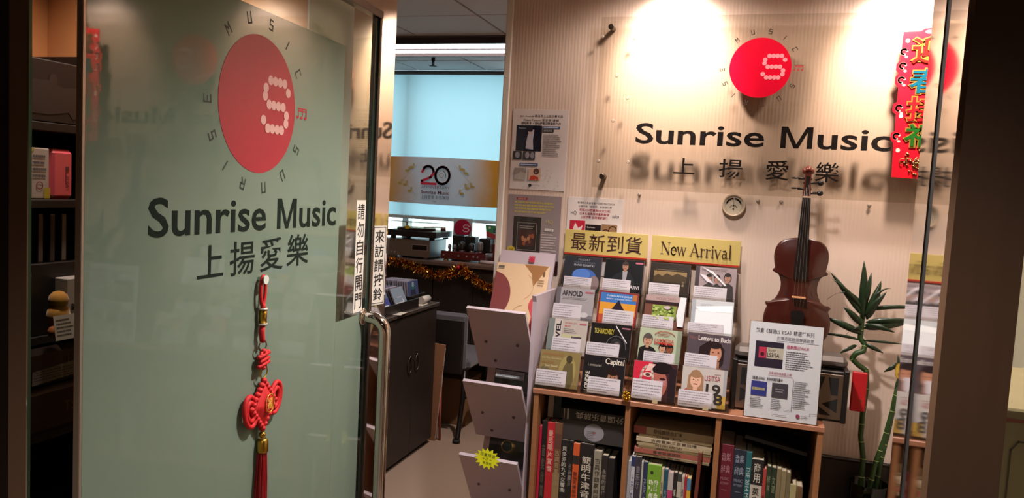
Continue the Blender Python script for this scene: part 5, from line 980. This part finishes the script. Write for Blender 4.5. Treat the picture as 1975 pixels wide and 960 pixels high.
# round emblem board, packets, boxes on the ledge
t = thing('emblem_board', 'round red emblem board standing on the ledge behind the tube amplifier', 'sign', (-2.025, 5.17, 1.0272)); e_ = bpy.data.objects.new('face_plate', None); COL.objects.link(e_); e_.parent = t; e_.rotation_euler = FACE
bpy.data.objects.remove(e_)
rd = obj('red_disc', MB().lathe([(.066, 0), (.066, .004)], 40, Matrix.Translation((0, .222, 0)), smooth=False), mat('crimson_board', '#b01040', .45, var=.05), t, (0, 0, 0), FACE)
mb = MB(); [mb.lathe([(.0048, 0), (.0048, .0008+.00003*i)], 10, Matrix.Translation((x*.066/318, .222+y*.066/318, .004)), smooth=False) for i, (x, y) in enumerate(SDOTS)]; obj('dotted_letter', mb, mat('white_dot', '#e0c8cc', .5, var=.03), rd)
obj('back_card', BX(-.075, .075, .002, .005, 0, .295, .001), pm('#b8c4c8'), t)
t = thing('snack_packet', 'green and white printed packet leaning in the window corner', 'packet', (-1.785, 5.12, 1.16), (PI/2-.1, 0, -.2)); obj('pouch', MB().prism([(-.035, 0), (.075, -.005), (.078, .128), (-.058, .130)], -.008, .0), pm('#b9c4c0'), t); p = Print(.0003); p.poly([(-.058, .130), (.078, .128), (.076, .075), (-.046, .07)], '#3a8a52'); p.poly([(-.046, .085), (.05, .06), (.03, .03), (-.04, .05)], '#a8323c'); p.ell(.03, .09, .022, .018, '#2c5a6a', 14); p.ell(-.02, .11, .010, .010, '#d6d2cc', 12); p.lines(-.03, .008, .06, .03, 2, '#8a5a5c', .2); p.build('packet_print', t)
t = thing('red_box', 'red carton with orange figure in the window corner under the packet', 'box', (-1.775, 5.12, 1.0272)); obj('carton', BX(-.055, .065, -.045, .045, 0, .13, .002), pm('#a8161c'), t); p = Print(.0003); p.poly([(-.05, .04), (-.03, .03), (-.01, .075), (-.02, .06), (.02, .055), (0, .045), (.03, .035), (-.05, .02)], '#c9782c'); p.build('carton_print', t, (0, -.0455, 0), FACE)
t = thing('red_packet_box', 'white and red carton left of the disc player', 'box', (-2.56, 5.03, 1.0272)); obj('carton', BX(-.075, .06, -.05, .05, 0, .125, .002), pm('#b8a8a0'), t); p = Print(.0003); p.text('SALE', -.045, .02, .0, .11, '#a8283c', .03, rot=90); p.build('carton_print', t, (0, -.0505, 0), FACE)
tag(obj('paper_roll', MB().tube([(-.055, 0, .012), (.055, 0, .012)], .012, 14), pm('#a8989a'), None, (-1.70, 4.845, 1.036)), 'small pale paper roll on the ledge beside the tube amplifier', 'paper roll')
# tinsel garland draped along the ledge
g = thing('tinsel_garland', 'gold and red tinsel garland draped along the window ledge', 'garland', (-2.1, LF-.045, 1.0))
GP = [(-2.62, .955), (-2.50, .985), (-2.40, 1.012), (-2.30, 1.005), (-2.20, .975), (-2.10, .945), (-2.0, .940), (-1.92, .97), (-1.87, 1.005), (-1.80, .955), (-1.72, .905), (-1.62, .87), (-1.5, .86)]
obj('cord', MB().tube([(x+2.1, 0, z-1.0) for x, z in GP], .004, 6), mat('garland_cord', '#6a2a1c', .6, var=.1), g)
for nm, c_, N in (('gold_strands', '#e6b04a', 2000), ('red_strands', '#8a1a1c', 700)):
    mb = MB(); mb.raw = True
    for k in range(N):
        i = random.randrange(len(GP)-1); u = random.random(); x = GP[i][0]+(GP[i+1][0]-GP[i][0])*u+2.1; z = GP[i][1]+(GP[i+1][1]-GP[i][1])*u-1.0
        d = Vector((random.gauss(0, 1), random.gauss(0, 1)-.2, random.gauss(0, 1)-.25)).normalized(); L = random.uniform(.025, .052)
        if d.y > 0: d.y *= .35
        s_ = d.cross(Vector((random.gauss(0, 1), random.gauss(0, 1), random.gauss(0, 1)))).normalized()*.0022; a = Vector((x, 0, z)); b = a+d*L*.5+Vector((0, 0, .003)); e = a+d*L
        mb.add([tuple(a-s_), tuple(a+s_), tuple(b+s_), tuple(b-s_), tuple(e+s_*.4), tuple(e-s_*.4)], [(0, 1, 2, 3), (3, 2, 4, 5)])
    obj(nm, mb, mat('foil_'+nm, c_, .14, 1., var=.2, scale=300), g)['kind'] = 'stuff'
obj('red_bauble', MB().ball((.215, -.03, .005), .016, 12), mat('bauble_red', '#b01a2a', .2, .5, var=.05), g)

# ------------------------------------------------------------------ roller blind and anniversary banner
m_blind = translucent('blind_fabric', '#c9d4d8', '#cfe0e6', .62)
t = thing('roller_blind', 'white translucent roller blind drawn over the window', 'blind', (-2.55, 5.20, 1.305))
obj('fabric', BX(-.85, .81, -.001, .001, .0, 1.055), m_blind, t); obj('bottom_bar', BX(-.85, .81, -.006, .006, -.012, .012, .002), mat('blind_bar', '#b8c0c4', .4, var=.03), t); obj('roller', MB().tube([(-.86, .0, 1.068), (.82, 0, 1.068)], .015, 14), mat('roller_grey', '#5a5e62', .5, var=.05), t)
t = thing('anniversary_banner', 'gold and white twentieth anniversary banner hung across the blind', 'banner', (-2.225, 5.185, 1.414), FACE)
N = 16; mb = MB(); wv_ = lambda u: .006*math.sin(u*9)+.004*math.sin(u*17)
vs = [((-.468+.936*k/N), (0 if r_ == 0 else .335)+.008*math.sin(k/N*PI*1.0)*(1 if r_ else -.6), wv_(k/N)) for r_ in (0, 1) for k in range(N+1)]
mb.add(vs, [(k, k+1, N+2+k, N+1+k) for k in range(N)], True)
m_ban = mat('banner_cloth', '#c9c4c8', .6, trans=.0); nt = m_ban.node_tree; tc = nt.nodes.new('ShaderNodeTexCoord'); sep = nt.nodes.new('ShaderNodeSeparateXYZ'); nt.links.new(tc.outputs['Object'], sep.inputs[0]); ab = nt.nodes.new('ShaderNodeMath'); ab.operation = 'ABSOLUTE'; nt.links.new(sep.outputs[0], ab.inputs[0])
nz = nt.nodes.new('ShaderNodeTexNoise'); nz.inputs['Scale'].default_value = 5; nz.inputs['Detail'].default_value = 6; nt.links.new(tc.outputs['Object'], nz.inputs['Vector']); ad = nt.nodes.new('ShaderNodeMath'); ad.operation = 'MULTIPLY_ADD'; nt.links.new(nz.outputs['Fac'], ad.inputs[0]); ad.inputs[1].default_value = .16; nt.links.new(ab.outputs[0], ad.inputs[2])
rp = nt.nodes.new('ShaderNodeValToRGB'); rp.color_ramp.elements[0].position = .26; rp.color_ramp.elements[0].color = hexc('#c9c2c6'); rp.color_ramp.elements[1].position = .50; rp.color_ramp.elements[1].color = hexc('#cc8426'); nt.links.new(ad.outputs[0], rp.inputs[0]); nt.links.new(rp.outputs[0], nt.nodes['Principled BSDF'].inputs['Base Color'])
tl = nt.nodes.new('ShaderNodeBsdfTranslucent'); nt.links.new(rp.outputs[0], tl.inputs[0]); mxs = nt.nodes.new('ShaderNodeMixShader'); mxs.inputs[0].default_value = .2; nt.links.new(nt.nodes['Principled BSDF'].outputs[0], mxs.inputs[1]); nt.links.new(tl.outputs[0], mxs.inputs[2]); nt.links.new(mxs.outputs[0], nt.nodes['Material Output'].inputs[0])
cl = obj('cloth', mb, m_ban, t)
p = Print(.012)
def big20(c):
    p.stroke([(-.142, .235), (-.128, .262)], .018, c); p.arc(-.095, .235, .042, 160, -20, .018, c, ry=.040); p.stroke([(-.053, .222), (-.075, .195), (-.142, .165), (-.142, .150)], .018, c); p.stroke([(-.142, .148), (-.035, .148)], .018, c); p.arc(.020, .212, .055, 0, 360, .018, c, ry=.062, n=28)
big20('#cc2440'); p.arc(.012, .212, .016, 0, 360, .003, '#a8924a'); p.arc(.012, .212, .034, -30, 70, .004, '#5a4a3a')
p.text('ANNIVERSARY', -.146, .112, .084, .132, '#5a4c50'); p.stroke([(-.146, .104), (.084, .104)], .0012, '#8a7c80'); p.text('Sunrise Music', -.146, .072, .082, .098, '#6a1c3a', .02); p.text('上揚愛樂 聆感無限', -.144, .036, .080, .062, '#4a3c44'); p.text('~', -.05, .014, -.02, .022, '#8a7c80')
p.build('lettering', t)
p = Print(.0118)
for s in (-1, 1):
    p.stroke([(s*.15-.03, .285 if s < 0 else .285), (s*.265-.03, .17)], .0018, '#a89048'); p.stroke([(s*.265-.03, .17), (s*.16-.03, .06)], .0018, '#a89048')
    for x, y, a in ((.235, .235, 1), (.20, .262, 1), (.25, .13, -1), (.21, .085, -1), (.29, .14, 0)): p.ell(s*x-.03, y, .018, .010, '#b39a50', 8); p.ell(s*(x-.015)-.03, y+.02, .008, .014, '#b8a468', 8)
p.build('branch_print', t)

# ------------------------------------------------------------------ ceiling luminaire and sprinkler
t = thing('ceiling_luminaire', 'long twin tube ceiling light before the window', 'ceiling light', (-2.0, 4.22, 2.392))
obj('housing', BX(-.80, .80, -.20, .20, -.012, -.0005, .002), mat('luminaire_grey', '#7a747a', .4, .5, var=.05), t)
for y in (-.2, .2): obj('side_rail', BX(-.80, .80, y-.012, y+.012, -.045, -.012, .002), mat('luminaire_dark', '#3a3438', .4, .5, var=.05), t)
obj('end_cap', BX(.79, .81, -.21, .21, -.045, -.012, .002), mat('luminaire_dark'), t); obj('reflector', BX(-.79, .79, -.012, .012, -.040, -.012, .003), mat('luminaire_grey'), t)
for y in (-.085, .085): obj('light_tube', MB().tube([(-.78, y, -.030), (.785, y, -.030)], .013, 12), mat('tube_glow', '#fff0e4', .4, emit=12.), t)
t = thing('sprinkler', 'small dark sprinkler head hanging from the ceiling tiles', 'sprinkler', (-2.045, 4.56, 2.392)); t.scale = (1.6, 1.6, 1.5); md_ = mat('sprinkler_metal', '#2a2c30', .4, .7, var=.05)
obj('escutcheon', MB().lathe([(.030, 0), (.026, -.008), (.010, -.010)], 18), md_, t); obj('frame_arms', MB().tube([(0, 0, -.008), (0, 0, -.03)], .008, 10).tube([(0, 0, -.03), (0, 0, -.052)], .0055, 8), md_, t); obj('deflector', MB().lathe([(.002, -.054), (.016, -.053), (.016, -.051), (.002, -.050)], 16), md_, t)

# ================================================================== shelving behind the door
m_bs = mat('black_shelf', '#14100f', .5, var=.1)
su = thing('shelf_unit', 'black shelving seen through the gap beside the door hinge', 'shelving', (-1.87, 1.44, 0))
for z in (.30, .62, .86, 1.115, 1.462, 1.655): obj('shelf', BX(-.17, .168, -.42, .27, z-.022, z, .002), m_bs, su)
for y in (-.43, .28): obj('upright', BX(-.17, .168, y-.01, y+.01, 0, 1.86, .001), m_bs, su)
obj('back_panel', BX(-.17, -.16, -.42, .27, 0, 1.86), m_bs, su); obj('lower_front', BX(.150, .160, -.42, .27, .02, .28), m_bs, su)
t = thing('speaker_box', 'dark box with a pale rounded shape printed, on the top shelf behind the door', 'box', (-1.79, 1.50, 1.6556)); obj('carton', BX(-.09, .082, -.13, .115, 0, .155, .003), pm('#170d0a'), t); p = Print(.0004)
p.poly([(-.10, .02), (-.098, .10), (-.02, .105), (.02, .09), (.085, .10), (.095, .04), (.05, .012), (.035, .03), (-.02, .02)], '#2b211c'); p.ell(-.01, .105, .012, .018, '#2a201b', 12); p.stroke([(-.11, .03), (-.085, .03), (-.085, .07), (-.11, .07)], .002, '#6a5f54'); p.lines(-.11, .04, -.07, .06, 2, '#6a5f54', .1); p.build('carton_print', t, (.0825, .0, 0), (PI/2, 0, PI/2))
t = thing('label_pack', 'grey and yellow lettered pack on the shelf behind the door', 'package', (-1.76, 1.455, 1.4626)); obj('pack', BX(-.05, .05, -.045, .029, 0, .128, .003), pm('#a89a92'), t); p = Print(.0004); p.poly([(-.045, .08), (-.015, .126), (-.045, .127)], '#a89a3c'); p.rect(.012, .002, .03, .028, '#a8922c'); p.arc(.0, .034, .009, 0, 360, .002, '#a8424c'); p.lines(-.02, .05, .02, .115, 4, '#4a4448', .2); p.build('pack_print', t, (.0505, 0, 0), (PI/2, 0, PI/2))
t = thing('pink_box', 'coral pink soft package on the shelf behind the door', 'package', (-1.76, 1.522, 1.4626)); obj('pack', BX(-.05, .052, -.035, .034, 0, .128, .010), pm('#c8545c', True), t); p = Print(.0004); p.vtext('ILES', .006, .03, .016, .085, '#5a2c34'); p.build('pack_print', t, (.0525, 0, 0), (PI/2, 0, PI/2))
for k in range(5):
    t = thing('clear_disc_case', 'dim clear disc case standing in the dark shelf behind the door', 'music disc', (-1.77, 1.40+.034*k, 1.115), group='disc cases on the dark shelf'); t['label'] = 'dim disc case on the dark shelf behind the door, %s of five from the hinge' % ('first', 'second', 'third', 'fourth', 'last')[k]
    t.location.z = 1.2995; obj('case', BX(-.06, .05, -.007, .007, 0, .125, .001), mat('dim_case', '#3c3632', .15, var=.2, scale=50, coat=.5), t); obj('spine', BX(.050, .0508, -.006, .006, .004, .12), pm(('#4a4440', '#8a8070', '#5a4c48', '#38322e', '#6a625a')[k]), t)
tag(obj('disc_riser', BX(-.08, .06, -.10, .12, 0, .1835, .002), m_bs, None, (-1.77, 1.47, 1.1155)), 'black riser block under the dim disc cases', 'riser')
t = thing('lettered_box', 'white box lettered in black and red on the shelf behind the door', 'box', (-1.685, 1.555, 1.1155)); obj('carton', BX(-.025, .02, -.055, .07, 0, .145, .002), pm('#a8a29c'), t); p = Print(.0004); p.text('MUOY', -.045, .062, .05, .080, '#1c1816', .06); p.text('VALS', -.045, .030, .05, .050, '#a8483c', .05); p.ell(.03, .105, .007, .006, '#a8604c', 10); p.build('box_print', t, (.0205, 0, 0), (PI/2, 0, PI/2))
t = thing('yellow_toy', 'small golden yellow soft toy on the dark shelf behind the door', 'toy', (-1.66, 1.468, 1.1155)); obj('body', MB().ball((0, 0, .055), .030, 12, (.8, 1, 1.15)).ball((0, .0, .095), .024, 12), mat('yellow_plush', '#a8761c', .8, var=.25, scale=60, sheen=.3), t); obj('feet', MB().ball((.01, -.018, .018), .018, 8).ball((.01, .018, .018), .018, 8), mat('plush_orange', '#96541c', .8, var=.2), t)
t = thing('shelf_price_card', 'white handwritten price card before the yellow toy', 'price card', (-1.622, 1.460, 1.1155), (PI/2-.15, 0, PI/2)); obj('card', BX(-.032, .034, 0, .062, -.001, 0), pm('#a8a298'), t); p = Print(.0003); p.lines(-.026, .008, .028, .055, 5, '#4a4440', .3); p.build('handwriting', t)
for k, (z, lb) in enumerate(((.986, 'upper'), (.862, 'lower'))):
    t = thing('dark_bag', '%s dark brown packed bag with faint gold letters behind the door' % lb, 'bag', (-1.76, 1.50, z if k == 0 else .8605)); obj('pouch', BX(-.09, .075, -.14, .13, 0, .100 if k == 0 else .123, .014), mat('bag_brown', '#1e1310', .35, var=.2, scale=20, coat=.2), t)
    p = Print(.0005); p.text('TSZ', .01, .05, .065, .075, '#5a4634'); 
    if k == 0: p.poly([(-.085, .01), (.05, .018), (.052, .055), (-.083, .045)], '#7a706c'); p.lines(-.08, .018, .045, .045, 4, '#4a4240', .2)
    p.build('bag_print', t, (.0755, 0, 0), (PI/2, 0, PI/2))

# ================================================================== cartons beside the sidelight
t = thing('carton', 'lower plain cardboard carton beside the steel jamb', 'box', (.565, 1.62, 0)); obj('box_body', BX(-.185, .19, -.21, .21, 0.001, .62, .004), m_card, t); obj('tape', BX(-.03, .03, -.2115, -.2095, .002, .62), mat('tape_brown', '#7a5c3c', .3, var=.05), t)
t = thing('printed_carton', 'upper cardboard carton with printed outlines and a red line by the jamb', 'box', (.565, 1.61, .621)); m_card2 = mat('cardboard_light', '#a08a68', .85, var=.1, scale=20)
obj('box_body', BX(-.175, .18, -.20, .20, 0, .618, .004), m_card2, t); p = Print(.0005); p.rect(-.174, .596, .178, .602, '#96423c'); p.stroke([(-.14, .30), (-.14, .55), (-.13, .565), (.14, .565), (.14, .30), (-.14, .30)], .003, '#4a3c2c'); p.poly([(-.12, .47), (-.06, .50), (-.02, .47), (-.02, .42), (-.07, .40), (-.12, .42)], '#5e4c38')
for k in range(3): p.stroke([(-.118, .455-.014*k), (-.07, .485-.014*k), (-.022, .46-.014*k)], .0022, '#8a7456')
p.text('HANDLE WITH CARE', -.12, .22, .12, .24, '#5e4c38') if False else None
p.build('carton_print', t, (0, -.2005, 0), FACE)
